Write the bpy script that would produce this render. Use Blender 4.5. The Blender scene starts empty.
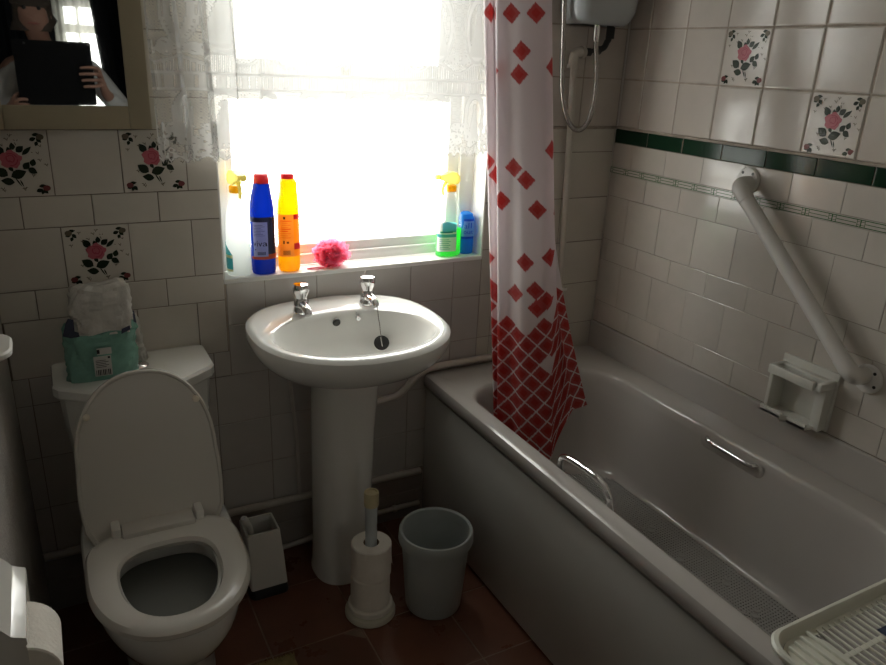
import bpy, bmesh, math, random
import numpy as np
from mathutils import Vector, Matrix, noise
random.seed(7)
C = bpy.context.scene.collection
SC = bpy.context.scene
R = math.radians
PI = math.pi

# ------------------------------------------------------------------ camera
cam_d = bpy.data.cameras.new('camera'); cam = bpy.data.objects.new('camera', cam_d); C.objects.link(cam)
cam_d.sensor_width = 36.0; cam_d.lens = 730.34 / 886 * 36.0; cam_d.clip_start = 0.01
yaw, pit, rol = R(29.04739), R(20.41360), R(2.64648)
d = Vector((math.sin(yaw)*math.cos(pit), math.cos(yaw)*math.cos(pit), -math.sin(pit)))
rt = Vector((math.cos(yaw), -math.sin(yaw), 0)); up = rt.cross(d)
r2 = math.cos(rol)*rt + math.sin(rol)*up; u2 = -math.sin(rol)*rt + math.cos(rol)*up
m = Matrix((r2, u2, -d)).transposed().to_4x4(); m.translation = (0.27584, -1.96312, 1.51198)
cam.matrix_world = m
SC.camera = cam

# ------------------------------------------------------------------ daylight
w = bpy.data.worlds.new('overcast_sky'); SC.world = w; w.use_nodes = True
w.node_tree.nodes['Background'].inputs[0].default_value = (1.0, 0.985, 0.95, 1)
w.node_tree.nodes['Background'].inputs[1].default_value = 24.0

def portal(name, loc, rot, sx, sy):
    l = bpy.data.lights.new(name, 'AREA'); l.shape = 'RECTANGLE'; l.size = sx; l.size_y = sy
    l.cycles.is_portal = True
    o = bpy.data.objects.new(name, l); C.objects.link(o); o.location = loc; o.rotation_euler = rot
portal('daylight_portal', (1.09, 0.21, 1.44), (R(-90), 0, 0), 0.84, 1.04)
portal('daylight_portal', (0.66, -4.33, 1.38), (R(90), 0, 0), .4, .95)

SC.view_settings.view_transform = 'Standard'
SC.view_settings.look = 'None'
SC.view_settings.gamma = 1.0
SC.view_settings.use_curve_mapping = False
SC.view_settings.exposure = -0.92
SC.cycles.max_bounces = 12
SC.cycles.diffuse_bounces = 6
SC.cycles.transparent_max_bounces = 24
SC.cycles.sample_clamp_indirect = 6.0
SC.cycles.caustics_reflective = False
SC.cycles.caustics_refractive = False

# ------------------------------------------------------------------ materials
MATS = {}
def mat(name, col, rough=0.5, metal=0.0, var=0.0, vscale=8.0, bump=0.0, bscale=40.0, spec=0.5, coat=0.0,
        transl=None, island=0.0, alpha=None, trans=0.0, ior=1.45, rvar=0.0):
    if name in MATS: return MATS[name]
    mt = bpy.data.materials.new(name); mt.use_nodes = True
    nt = mt.node_tree; N = nt.nodes; L = nt.links
    b = N['Principled BSDF']; out = N['Material Output']
    b.inputs['Base Color'].default_value = (*col, 1); b.inputs['Roughness'].default_value = rough
    b.inputs['Metallic'].default_value = metal; b.inputs['Specular IOR Level'].default_value = spec
    b.inputs['Coat Weight'].default_value = coat; b.inputs['Coat Roughness'].default_value = 0.06
    b.inputs['Transmission Weight'].default_value = trans; b.inputs['IOR'].default_value = ior
    tc = N.new('ShaderNodeTexCoord')
    csock = None
    if var > 0 or island > 0 or rvar > 0:
        nz = N.new('ShaderNodeTexNoise'); nz.inputs['Scale'].default_value = vscale; nz.inputs['Detail'].default_value = 6
        nz.inputs['Roughness'].default_value = 0.6
        L.new(tc.outputs['Object'], nz.inputs['Vector'])
        mr = N.new('ShaderNodeMapRange'); mr.inputs['From Min'].default_value = 0.25; mr.inputs['From Max'].default_value = 0.75
        mr.inputs['To Min'].default_value = 1 - var; mr.inputs['To Max'].default_value = 1 + var
        L.new(nz.outputs['Fac'], mr.inputs['Value'])
        fac = mr.outputs[0]
        if island > 0:
            g = N.new('ShaderNodeNewGeometry')
            m2 = N.new('ShaderNodeMapRange'); m2.inputs['To Min'].default_value = 1 - island; m2.inputs['To Max'].default_value = 1 + island
            L.new(g.outputs['Random Per Island'], m2.inputs['Value'])
            mm = N.new('ShaderNodeMath'); mm.operation = 'MULTIPLY'
            L.new(fac, mm.inputs[0]); L.new(m2.outputs[0], mm.inputs[1]); fac = mm.outputs[0]
        vm = N.new('ShaderNodeVectorMath'); vm.operation = 'SCALE'; vm.inputs[0].default_value = col
        L.new(fac, vm.inputs['Scale']); csock = vm.outputs[0]
        L.new(csock, b.inputs['Base Color'])
        if rvar > 0:
            m3 = N.new('ShaderNodeMapRange'); m3.inputs['From Min'].default_value = 0.3; m3.inputs['From Max'].default_value = 0.7
            m3.inputs['To Min'].default_value = max(0.02, rough - rvar); m3.inputs['To Max'].default_value = rough + rvar
            L.new(nz.outputs['Fac'], m3.inputs['Value']); L.new(m3.outputs[0], b.inputs['Roughness'])
    if bump > 0:
        nb = N.new('ShaderNodeTexNoise'); nb.inputs['Scale'].default_value = bscale; nb.inputs['Detail'].default_value = 4
        L.new(tc.outputs['Object'], nb.inputs['Vector'])
        bp = N.new('ShaderNodeBump'); bp.inputs['Strength'].default_value = bump; bp.inputs['Distance'].default_value = 0.004
        L.new(nb.outputs['Fac'], bp.inputs['Height']); L.new(bp.outputs[0], b.inputs['Normal'])
    sh = b.outputs[0]
    if transl:
        t = N.new('ShaderNodeBsdfTranslucent'); t.inputs[0].default_value = (*transl[1], 1)
        mx = N.new('ShaderNodeMixShader'); mx.inputs[0].default_value = transl[0]
        L.new(sh, mx.inputs[1]); L.new(t.outputs[0], mx.inputs[2]); sh = mx.outputs[0]
    if alpha is not None:
        tr = N.new('ShaderNodeBsdfTransparent')
        mx = N.new('ShaderNodeMixShader'); mx.inputs[0].default_value = alpha
        L.new(tr.outputs[0], mx.inputs[1]); L.new(sh, mx.inputs[2]); sh = mx.outputs[0]
    L.new(sh, out.inputs['Surface'])
    MATS[name] = mt
    return mt

tile_m = mat('glazed_cream_tile', (.56, .525, .47), .16, var=.05, vscale=9, island=.05, bump=.02, bscale=10, rvar=.05)
tile_low = mat('glazed_grey_white_tile', (.50, .475, .45), .16, var=.04, vscale=9, island=.04, bump=.02, bscale=10, rvar=.05)
tile_up = mat('glazed_pink_white_tile', (.53, .485, .44), .15, var=.06, vscale=10, island=.05, bump=.015, bscale=7, rvar=.05)
grout = mat('tile_grout', (.20, .17, .14), .9, var=.25, vscale=20)
grout_l = mat('pale_grout', (.36, .31, .26), .9, var=.3, vscale=20)
grout_f = mat('floor_grout', (.24, .17, .13), .9, var=.3, vscale=15)
tile_w = mat('glazed_ivory_tile', (.50, .465, .42), .16, var=.06, vscale=9, island=.05, bump=.02, bscale=10, rvar=.05)
green_t = mat('green_tile', (.010, .034, .018), .13, var=.12, island=.15, spec=.15)
leaf_m = mat('leaf_print', (.018, .026, .015), .2, spec=.2)
leaf2_m = mat('faded_leaf_print', (.12, .10, .07), .25, spec=.2)
rose_m = mat('rose_print', (.43, .115, .14), .2, spec=.2)
rose_d = mat('rose_line_print', (.33, .055, .08), .2, spec=.2); bud_m = mat('bud_print', (.17, .05, .05), .2, spec=.2)
line_m = mat('green_line_print', (.022, .105, .03), .35, spec=.15)
plaster = mat('white_plaster', (.62, .60, .57), .8, var=.05, bump=.15, bscale=60)
woodchip = mat('woodchip_paper', (.42, .40, .375), .75, var=.08, vscale=30, bump=1.0, bscale=120)
skirt = mat('painted_board', (.30, .275, .25), .5, var=.1, vscale=5)
floor_m = mat('terracotta_tile', (.150, .062, .037), .33, var=.2, vscale=6, island=.12, bump=.08, bscale=20, rvar=.1)
paint_w = mat('white_gloss_paint', (.84, .83, .80), .3, var=.03)
pipe_m = mat('painted_pipe', (.53, .49, .44), .35, var=.05, vscale=20)
upvc = mat('white_upvc', (.90, .90, .89), .25)
ceram = mat('white_ceramic', (.77, .77, .74), .07, var=.015, coat=.3)
seat_m = mat('white_seat_plastic', (.60, .575, .53), .22, var=.02, vscale=4)
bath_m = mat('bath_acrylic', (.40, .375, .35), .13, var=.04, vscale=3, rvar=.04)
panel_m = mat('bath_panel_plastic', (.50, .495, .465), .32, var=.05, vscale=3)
chrome = mat('chrome', (.78, .78, .78), .06, metal=1)
steel = mat('brushed_steel', (.45, .43, .41), .25, metal=1)
black_p = mat('black_plastic', (.012, .012, .012), .35)
black_r = mat('black_rubber', (.02, .02, .02), .55)
white_p = mat('white_plastic', (.70, .69, .65), .35, var=.02)
cream_p = mat('cream_plastic', (.58, .55, .45), .4, var=.03)
rail_m = mat('rail_plastic', (.60, .585, .56), .32, var=.04, vscale=20)
bin_m = mat('grey_bin_plastic', (.40, .435, .43), .4, var=.03)
paper_m = mat('toilet_paper', (.80, .76, .69), .95, var=.06, vscale=30, bump=.4, bscale=160)
card_m = mat('cardboard', (.28, .20, .13), .9)
heater_m = mat('heater_case', (.42, .45, .47), .25, var=.03, coat=.2)
frame_m = mat('painted_wood_frame', (.34, .295, .205), .45, var=.06, vscale=12)
frame_e = mat('pale_frame_edge', (.50, .45, .35), .45)

def mirror_mat():
    mt = bpy.data.materials.new('mirror_silver'); mt.use_nodes = True
    b = mt.node_tree.nodes['Principled BSDF']
    b.inputs['Base Color'].default_value = (.72, .74, .74, 1); b.inputs['Metallic'].default_value = 1; b.inputs['Roughness'].default_value = .015
    return mt
mirror_m = mirror_mat()
def glass_mat(name, tint=(.97, .98, .97), gloss=.08):
    mt = bpy.data.materials.new(name); mt.use_nodes = True
    nt = mt.node_tree; nt.nodes.remove(nt.nodes['Principled BSDF'])
    t = nt.nodes.new('ShaderNodeBsdfTransparent'); t.inputs[0].default_value = (*tint, 1)
    g = nt.nodes.new('ShaderNodeBsdfGlossy'); g.inputs['Roughness'].default_value = .05
    fr = nt.nodes.new('ShaderNodeMixShader'); fr.inputs[0].default_value = gloss
    nt.links.new(t.outputs[0], fr.inputs[1]); nt.links.new(g.outputs[0], fr.inputs[2])
    nt.links.new(fr.outputs[0], nt.nodes['Material Output'].inputs['Surface'])
    return mt
glass_m = glass_mat('window_glass')

def cloth_mat(name, attr, ca, cb, transl=.5, alpha_attr=None, rough=.6, ta=None, tb=None):
    """two-colour printed cloth: the print mask is a stored attribute of the cloth"""
    mt = bpy.data.materials.new(name); mt.use_nodes = True
    nt = mt.node_tree; N = nt.nodes; L = nt.links; b = N['Principled BSDF']; b.inputs['Roughness'].default_value = rough
    col = None
    t = N.new('ShaderNodeBsdfTranslucent'); t.inputs[0].default_value = (*(ta or ca), 1)
    b.inputs['Base Color'].default_value = (*ca, 1)
    if attr:
        a = N.new('ShaderNodeAttribute'); a.attribute_name = attr
        for src0, src1, dst in ((ca, cb, b.inputs['Base Color']), (ta or ca, tb or cb, t.inputs[0])):
            mx = N.new('ShaderNodeMix'); mx.data_type = 'RGBA'
            mx.inputs['A'].default_value = (*src0, 1); mx.inputs['B'].default_value = (*src1, 1)
            L.new(a.outputs['Fac'], mx.inputs['Factor']); L.new(mx.outputs['Result'], dst)
    mx = N.new('ShaderNodeMixShader'); mx.inputs[0].default_value = transl
    L.new(b.outputs[0], mx.inputs[1]); L.new(t.outputs[0], mx.inputs[2]); sh = mx.outputs[0]
    if alpha_attr:
        a = N.new('ShaderNodeAttribute'); a.attribute_name = alpha_attr
        tr = N.new('ShaderNodeBsdfTransparent'); m3 = N.new('ShaderNodeMixShader')
        L.new(a.outputs['Fac'], m3.inputs[0]); L.new(tr.outputs[0], m3.inputs[1]); L.new(sh, m3.inputs[2]); sh = m3.outputs[0]
    L.new(sh, N['Material Output'].inputs['Surface'])
    return mt

# ------------------------------------------------------------------ mesh helpers
ORIG = {}
class MB:
    """collects shapes (world coordinates) and links them as ONE mesh object"""
    def __init__(s): s.v = []; s.f = []; s.mi = []; s.mats = []
    def slot(s, m):
        if m not in s.mats: s.mats.append(m)
        return s.mats.index(m)
    def add(s, vs, fs, m=None):
        k = len(s.v); s.v += [tuple(v) for v in vs]
        i = s.slot(m) if m else 0
        for f in fs: s.f.append([k + q for q in f]); s.mi.append(i)
        return s
    def box(s, x0, x1, y0, y1, z0, z1, bev=0.0, m=None, seg=2, rot=None):
        bm = bmesh.new(); bmesh.ops.create_cube(bm, size=1)
        c = Vector(((x0+x1)/2, (y0+y1)/2, (z0+z1)/2))
        for v in bm.verts: v.co = Vector((v.co.x*(x1-x0), v.co.y*(y1-y0), v.co.z*(z1-z0)))
        if bev > 0: bmesh.ops.bevel(bm, geom=list(bm.edges), offset=bev, segments=seg, affect='EDGES', profile=.5)
        for v in bm.verts: v.co = (rot @ v.co if rot else v.co) + c
        return s.frombm(bm, m)
    def frombm(s, bm, m=None):
        bm.verts.index_update()
        s.add([v.co for v in bm.verts], [[v.index for v in f.verts] for f in bm.faces], m); bm.free(); return s
    def loft(s, rings, cap0=True, cap1=True, m=None, closed=True):
        n = len(rings[0]); vs = [p for r in rings for p in r]; fs = []
        for i in range(len(rings)-1):
            for j in range(n if closed else n-1):
                a, b = i*n+j, i*n+(j+1) % n
                fs.append((a, b, b+n, a+n))
        if cap0: fs.append(list(range(n))[::-1])
        if cap1: fs.append([(len(rings)-1)*n+j for j in range(n)])
        return s.add(vs, fs, m)
    def lathe(s, prof, c=(0, 0, 0), n=32, m=None, cap0=True, cap1=True, sx=1, sy=1, axis='z'):
        rings = []
        for r, z in prof:
            ring = []
            for k in range(n):
                a = 2*PI*k/n
                p = (r*sx*math.cos(a), r*sy*math.sin(a), z)
                if axis == 'y': p = (p[0], z, -p[1])
                elif axis == 'x': p = (z, p[0], p[1])
                ring.append((c[0]+p[0], c[1]+p[1], c[2]+p[2]))
            rings.append(ring)
        return s.loft(rings, cap0, cap1, m)
    def tube(s, path, r, n=12, m=None, cap=True, closed=False):
        path = [Vector(p) for p in path]; rings = []
        N = len(path); t0 = None; nrm = None
        for i, p in enumerate(path):
            if closed: t = (path[(i+1) % N]-path[i-1]).normalized()
            else: t = (path[min(i+1, N-1)]-path[max(i-1, 0)]).normalized()
            if nrm is None:
                nrm = t.cross(Vector((0, 0, 1)) if abs(t.z) < .9 else Vector((1, 0, 0))).normalized()
            else:
                nrm = (nrm - t*nrm.dot(t)).normalized()
            bn = t.cross(nrm)
            rr = r[i] if isinstance(r, (list, tuple)) else r
            rings.append([p + rr*(math.cos(2*PI*k/n)*nrm + math.sin(2*PI*k/n)*bn) for k in range(n)])
        if closed:
            rings.append(rings[0]); return s.loft(rings, False, False, m)
        return s.loft(rings, cap, cap, m)
    def grid(s, P, m=None):
        """P: array (rows, cols, 3)"""
        P = np.asarray(P); a, b = P.shape[:2]
        fs = [(i*b+j, i*b+j+1, (i+1)*b+j+1, (i+1)*b+j) for i in range(a-1) for j in range(b-1)]
        return s.add([tuple(p) for p in P.reshape(-1, 3)], fs, m)
    def prism(s, pts, z0, z1, m=None):
        """extrude a polygon of (x,y) between z0 and z1"""
        return s.loft([[(x, y, z0) for x, y in pts], [(x, y, z1) for x, y in pts]], True, True, m)
    def build(s, name, m=None, parent=None, smooth=35):
        o_ = Vector(ORIG.get(parent.name, (0, 0, 0))) if parent else Vector((0, 0, 0))
        me = bpy.data.meshes.new(name)
        me.from_pydata([tuple(Vector(v)-o_) for v in s.v], [], s.f)
        if m: s_m = [m]+[q for q in s.mats if q is not m]
        else: s_m = s.mats
        for q in s_m: me.materials.append(q)
        idx = [s_m.index(s.mats[i]) if s.mats else 0 for i in s.mi]
        me.polygons.foreach_set('material_index', idx)
        me.update()
        if smooth:
            me.polygons.foreach_set('use_smooth', [True]*len(me.polygons))
            me.set_sharp_from_angle(angle=R(smooth))
        bm = bmesh.new(); bm.from_mesh(me); bmesh.ops.recalc_face_normals(bm, faces=bm.faces); bm.to_mesh(me); bm.free()
        o = bpy.data.objects.new(name, me); C.objects.link(o)
        if parent:
            o.parent = parent; ORIG[o.name] = tuple(o_)
        return o
def tag(o, label=None, cat=None, group=None, kind=None):
    for k, v in (('label', label), ('category', cat), ('group', group), ('kind', kind)):
        if v: o[k] = v
    return o
def thing(name, label, cat, loc, group=None, kind=None):
    o = bpy.data.objects.new(name, None); C.objects.link(o); o.location = loc; o.empty_display_size = .05
    ORIG[o.name] = tuple(loc)
    return tag(o, label, cat, group, kind)
def whole(mb, name, m, label, cat, loc, group=None, smooth=35):
    """a thing that is one mesh, with its origin at loc"""
    mb.v = [tuple(Vector(v)-Vector(loc)) for v in mb.v]
    o = mb.build(name, m, None, smooth); o.location = loc; ORIG[o.name] = tuple(loc)
    return tag(o, label, cat, group)
def struct(mb, name, m=None, parent=None, smooth=35):
    o = mb.build(name, m, parent, smooth)
    if not parent: o['kind'] = 'structure'
    return o
def catmull(pts, n=8, closed=False):
    P = [Vector(p) for p in pts]; out = []
    N = len(P)
    rng = range(N if closed else N-1)
    for i in rng:
        p0 = P[(i-1) % N] if closed or i > 0 else P[0]*2-P[1]
        p1, p2 = P[i], P[(i+1) % N]
        p3 = P[(i+2) % N] if closed or i+2 < N else P[-1]*2-P[-2]
        for k in range(n):
            t = k/n
            out.append(.5*((2*p1)+(p2-p0)*t+(2*p0-5*p1+4*p2-p3)*t*t+(3*p1-p0-3*p2+p3)*t**3))
    if not closed: out.append(P[-1])
    return out
def rrect(x0, x1, y0, y1, r, z, n=8):
    """rounded rectangle ring; r may be 4 radii for corners (x1,y1) (x0,y1) (x0,y0) (x1,y0)"""
    if not isinstance(r, (list, tuple)): r = [r]*4
    out = []
    for (cx, cy, a0, rr) in ((x1, y1, 0, r[0]), (x0, y1, 90, r[1]), (x0, y0, 180, r[2]), (x1, y0, 270, r[3])):
        ox = cx - rr if cx == x1 else cx + rr; oy = cy - rr if cy == y1 else cy + rr
        for k in range(n+1):
            a = R(a0+90*k/n); out.append((ox+rr*math.cos(a), oy+rr*math.sin(a), z))
    return out
def superell(cx, cy, rx, ry, z, e=2.5, n=48):
    out = []
    for k in range(n):
        a = 2*PI*k/n; c, s_ = math.cos(a), math.sin(a)
        out.append((cx+rx*math.copysign(abs(c)**(2/e), c), cy+ry*math.copysign(abs(s_)**(2/e), s_), z))
    return out
_font = None
def text_polys(txt, size):
    """flat letter outlines as (verts2d, faces)"""
    cu = bpy.data.curves.new('lettering', 'FONT'); cu.body = txt; cu.size = size; cu.align_x = 'CENTER'; cu.align_y = 'CENTER'
    cu.resolution_u = 3
    o = bpy.data.objects.new('lettering', cu); C.objects.link(o)
    dg = bpy.context.evaluated_depsgraph_get(); me = bpy.data.meshes.new_from_object(o.evaluated_get(dg))
    vs = [(v.co.x, v.co.y) for v in me.vertices]; fs = [list(p.vertices) for p in me.polygons]
    bpy.data.objects.remove(o); bpy.data.curves.remove(cu); bpy.data.meshes.remove(me)
    return vs, fs

# ------------------------------------------------------------------ room dimensions
XL, XR = 0.14, 1.994
P = 0.152
YF = -2.16            # front wall (behind the camera), with the doorway
ZC = 2.35
WX0, WX1, WZ0, WZ1 = 0.675, 1.497, 0.925, 1.97   # window opening
ZT = 0.193            # lower edge of the wall tiles

class Tiles:
    """maps (u,v,n) on a wall to the world; adds glazed tiles, grout strips and printed motifs to one MB"""
    def __init__(s, mb, fn): s.mb = mb; s.fn = fn
    def tile(s, u0, u1, v0, v1, m, n0=0.0, h=.0022, g=.0022, bev=.0016, tilt=.0035):
        if u1-u0 < .006 or v1-v0 < .006: return
        a = g/2; b = a+bev
        n1 = n0; n2 = n0-h
        vs = [(u0+a, v0+a, n2), (u1-a, v0+a, n2), (u1-a, v1-a, n2), (u0+a, v1-a, n2)]
        c = bev*.35
        vs += [(u0+a, v0+a, n1-c), (u1-a, v0+a, n1-c), (u1-a, v1-a, n1-c), (u0+a, v1-a, n1-c)]
        tu, tv = random.gauss(0, tilt)*(u1-u0)/2, random.gauss(0, tilt)*(v1-v0)/2
        vs += [(u0+b, v0+b, n1-tu-tv), (u1-b, v0+b, n1+tu-tv), (u1-b, v1-b, n1+tu+tv), (u0+b, v1-b, n1-tu+tv)]
        fs = [(8, 9, 10, 11)]
        for k in range(4):
            q = (k+1) % 4
            fs += [(k, q, q+4, k+4), (k+4, q+4, q+8, k+8)]
        s.mb.add([s.fn(*p) for p in vs], fs, m)
    def row(s, us, v0, v1, m, clip=None, **k):
        for a, b in zip(us[:-1], us[1:]):
            if clip: a, b = max(a, clip[0]), min(b, clip[1])
            if b-a > .006: s.tile(a, b, v0, v1, m, **k)
    def rect(s, u0, u1, v0, v1, n, m):
        s.mb.add([s.fn(u0, v0, n), s.fn(u1, v0, n), s.fn(u1, v1, n), s.fn(u0, v1, n)], [(0, 1, 2, 3)], m)
    def poly(s, pts, n, m):
        s.mb.add([s.fn(u, v, n) for u, v in pts], [list(range(len(pts)))], m)
    def leaf(s, cu, cv, ang, l, wd, n, m):
        ca, sa = math.cos(ang), math.sin(ang); pts = []
        for k in range(7): t = k/6; pts.append((l*(t-.5), wd*math.sin(PI*t**.85)*.5))
        for k in range(1, 6): t = 1-k/6; pts.append((l*(t-.5), -wd*math.sin(PI*t**.85)*.5))
        s.poly([(cu+ca*x-sa*y, cv+sa*x+ca*y) for x, y in pts], n, m)
    def rose(s, cu, cv, n, sc=P):
        """printed rose bouquet in the middle of a tile, buds in the corners"""
        def q(x, y): return cu+x*sc, cv+y*sc
        def L(x, y, deg, l, w_, m=leaf_m, dn=.0010): s.leaf(*q(x*(.84 if abs(y) < .34 and abs(x) < .33 else 1), y*(.88 if abs(y) < .34 else 1)), R(deg), l*sc*.84, w_*sc*.88, n+dn, m)
        rnd = random.Random(3)
        pts = []
        for k in range(22):
            a = 2*PI*k/22; r = .138*(1+.11*math.sin(5*a+.5)+.06*math.sin(9*a))
            pts.append(q(-.03+r*math.cos(a)*1.05, .07+r*math.sin(a)*.95))
        s.poly(pts, n+.0011, rose_m)
        for k, (a0, rr, ox, oy) in enumerate(((20, .095, 0, 0), (150, .07, .01, .02), (260, .10, 0, 0), (60, .04, .0, .03), (200, .045, .02, .0), (320, .068, -.01, .01))):
            arc = [(a0+t*14) for t in range(8)]
            o_ = [q(-.03+ox+rr*math.cos(R(a)), .07+oy+rr*math.sin(R(a))) for a in arc]
            i_ = [q(-.03+ox+(rr-.014)*math.cos(R(a)), .07+oy+(rr-.014)*math.sin(R(a))) for a in arc]
            for t in range(7): s.poly([o_[t], o_[t+1], i_[t+1], i_[t]], n+.0013, rose_d)
        L(-.19, .24, 125, .20, .13); L(.02, .30, 95, .13, .09); L(.13, .25, 40, .16, .11); L(-.04, .235, 110, .12, .09)
        L(.235, .22, 42, .22, .075); L(.05, .165, 0, .09, .05)
        L(.20, -.03, 50, .16, .11); L(.31, .02, 70, .14, .10); L(.29, -.12, -35, .17, .11)
        L(-.21, -.13, 145, .24, .16); L(.06, -.17, 20, .27, .16); L(-.13, -.29, 170, .22, .13)
        L(-.05, -.08, -60, .12, .07)
        for (x, y, dg, l) in ((.04, -.31, -62, .20), (.09, -.33, -70, .14)): L(x, y, dg, l, .025)
        for sx, sy in ((-1, 1), (1, 1), (-1, -1), (1, -1)):
            bx, by = sx*.35, sy*.385
            L(bx-.05, by-.02, 20, .12, .07); L(bx+.03, by-.04, -50, .11, .07); L(bx, by+.045, 5, .13, .06); L(bx-.01, by-.05, 250, .09, .06)
            s.poly([q(bx+sx*.05+.055*math.cos(2*PI*t/9), by+.01+.045*math.sin(2*PI*t/9)) for t in range(9)], n+.0011, bud_m if sy < 0 else leaf2_m)
        for k in range(34):
            x, y = rnd.uniform(-.44, .44), rnd.uniform(-.42, .42)
            if math.hypot(x, y) > .33 and not (abs(x) > .25 and abs(y) > .3):
                dg = rnd.uniform(40, 140)
                L(x, y, dg, .075, .014, leaf2_m); L(x+.02, y+.01, dg-45, .045, .012, leaf2_m); L(x-.02, y+.012, dg+40, .04, .012, leaf2_m)

# ------------------------------------------------------------------ window wall (y = 0)
mb = MB()
def bwall(u, v, n): return (u, -n, v)
T = Tiles(mb, bwall)
NG = -.0022
# masonry behind the tiles, with the window opening
mb.box(WX1, XR+.1, .0106, .20, 1.322, ZC, m=plaster)
for (x0, x1, z0, z1) in ((XL-.1, WX0, 0, ZC), (WX1, XR+.1, 0, 1.322), (WX0, WX1, 0, WZ0-.012), (WX0, WX1, WZ1, ZC)):
    mb.box(x0, x1, .0023, .20, z0, z1, m=plaster)
# grout sheets
T.rect(XL, WX0, ZT, ZC, NG, grout); T.rect(WX0, WX1, ZT, WZ0-.001, NG, grout_l); T.rect(WX1, XR, ZT, 1.32, NG, grout)
T.rect(WX0, WX1, WZ1, ZC, NG, grout); T.rect(WX1, XR+.010, 1.32, ZC, NG-.008, grout_l)
zA = 1.1707
xA = [.2958+P*k for k in range(-2, 9)]
# left of the window: rows of full and half height
def ladder(z, hs): 
    out = []
    for h in hs: out.append((z-h, z)); z -= h
    return out
left_rows = [(zA, zA+P, .2958), (zA-.5*P, zA, .2208), (zA-1.5*P, zA-.5*P, .2968), (zA-2*P, zA-1.5*P, .2224), (zA-3*P, zA-2*P, .2958),
             (zA+P, zA+1.5*P, .2208), (zA+1.5*P, zA+2.5*P, .2958), (zA+2.5*P, zA+3*P, .2208), (zA+3*P, zA+4*P, .2958), (zA+4*P, zA+4.5*P, .2208), (zA+4.5*P, zA+5.5*P, .2958), (zA+5.5*P, zA+6*P, .2208), (zA+6*P, zA+7*P, .2958)]
for z0, z1, x0 in left_rows:
    T.row([x0+P*k for k in range(-3, 9)], z0, min(z1, ZC), tile_m, clip=(XL, WX0))
T.rose(.2958-P/2, zA+P/2, 0); T.rose(.2958+1.5*P, zA+P/2, 0); T.rose(.2968+P/2, zA-P, 0)
# above the window
z = WZ1
while z < ZC: T.row([.634+P*k for k in range(0, 10)], z, min(z+P, ZC), tile_m, clip=(WX0, WX1)); z += P
# square tiles below the sill and beside the bath
rows_sq = [(.639+P*k, .639+P*(k+1)) for k in range(-3, 5)]
gx = [.634+P*k for k in range(-4, 10)]
for z0, z1 in rows_sq:
    z0c = max(z0, ZT)
    if z1 < .70:
        T.row(gx, z0c, z1, tile_low, clip=(XL, WX1))
    else:
        if z0 < .70: T.row(gx, z0c, zA-3*P, tile_low, clip=(XL, WX0+.004))
        T.row(gx, z0c, min(z1, WZ0-.001), tile_low, clip=(WX0+.004, WX1))
    T.row([1.497, 1.546, 1.645, 1.797, 1.995], z0c, min(z1, 1.322), tile_m, clip=(WX1, XR-.001))
for z0, z1 in [(1.3274+P*k, 1.3274+P*(k+1)) for k in range(0, 7)]:
    T.row([1.995-P*k for k in range(5, 0, -1)]+[XR+.0083], z0, min(z1, ZC), tile_up, clip=(WX1, XR+.0083), n0=-.008, g=.004)
mb.box(WX1, XR, -.001, .010, 1.3215, 1.3285, bev=.002, m=grout_l)      # the lower tile layer ends in a small ledge
back = struct(mb, 'wall_back', smooth=7)

# ------------------------------------------------------------------ bath-side wall (x = XR); u runs towards the camera
mb = MB()
def rwall(u, v, n): return (XR-n, -u, v)
T = Tiles(mb, rwall)
mb.box(XR+.0105, XR+.14, YF-.1, .20, 0, ZC, m=plaster)
UF = -YF
T.rect(0, UF, .60, 1.32, NG, grout); T.rect(0, UF, 1.32, ZC, NG-.008, grout_l); T.rect(0, UF, 0, .60, NG, grout)
def cols(o): return [o+P*k for k in range(-3, 16)]
ZG0, ZG1 = 1.2769, 1.324
lower = [(ZG0, ZG1, .155-.152, green_t), (1.1998, ZG0, .094, tile_w), (1.1005, 1.1998, .176, tile_w), (.9491, 1.1005, .106, tile_w),
         (.8745, .9491, .180, tile_w), (.7225, .8745, .112, tile_w), (.6434, .7225, .180, tile_w)]
for z0, z1, o, m_ in lower:
    if z1 == 1.1998: T.row(cols(o), z0, 1.1765, m_, clip=(0, UF), g=.0012)
    else: T.row(cols(o), z0, z1, m_, clip=(0, UF), g=.0035 if m_ is green_t else .0012)
# the decorated border strip: three thin green lines with squares
T.row([P*k for k in range(0, 16)], 1.1765, 1.1998, tile_w, clip=(0, UF), g=.0004, bev=.0003, tilt=0)
for v in (1.1795, 1.1965): T.rect(0, UF, v-.0010, v+.0010, .0009, line_m)
u = 0.0
while u < UF:
    T.rect(u+.012, u+.064, 1.1872, 1.1888, .0009, line_m)
    for du in (0, .010, .066, .076-.0012): T.rect(u+du, u+du+.0015, 1.1795, 1.1965, .0009, line_m)
    for v in (1.184, 1.192): T.rect(u, u+.010, v-.0006, v+.0006, .0009, line_m); T.rect(u+.066, u+.076, v-.0006, v+.0006, .0009, line_m)
    u += .076
for k in range(0, 7):
    T.row([.3998+P*j for j in range(-3, 13)], 1.3274+P*k, min(ZC, 1.3274+P*(k+1)), tile_up, clip=(0, UF), n0=-.008, g=.005, bev=.0035, h=.003)
T.rose(.3998+P*.5, 1.3274+P*1.5, -.008); T.rose(.3998+P*2.5, 1.3274+P*.5, -.008)
mb.box(XR-.001, XR+.010, YF, 0, 1.3225, 1.3305, bev=.002, m=grout_l)
# painted upstand between bath and tiles
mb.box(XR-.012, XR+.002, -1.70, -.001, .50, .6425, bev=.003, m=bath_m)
struct(mb, 'wall_right', smooth=7)

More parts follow.
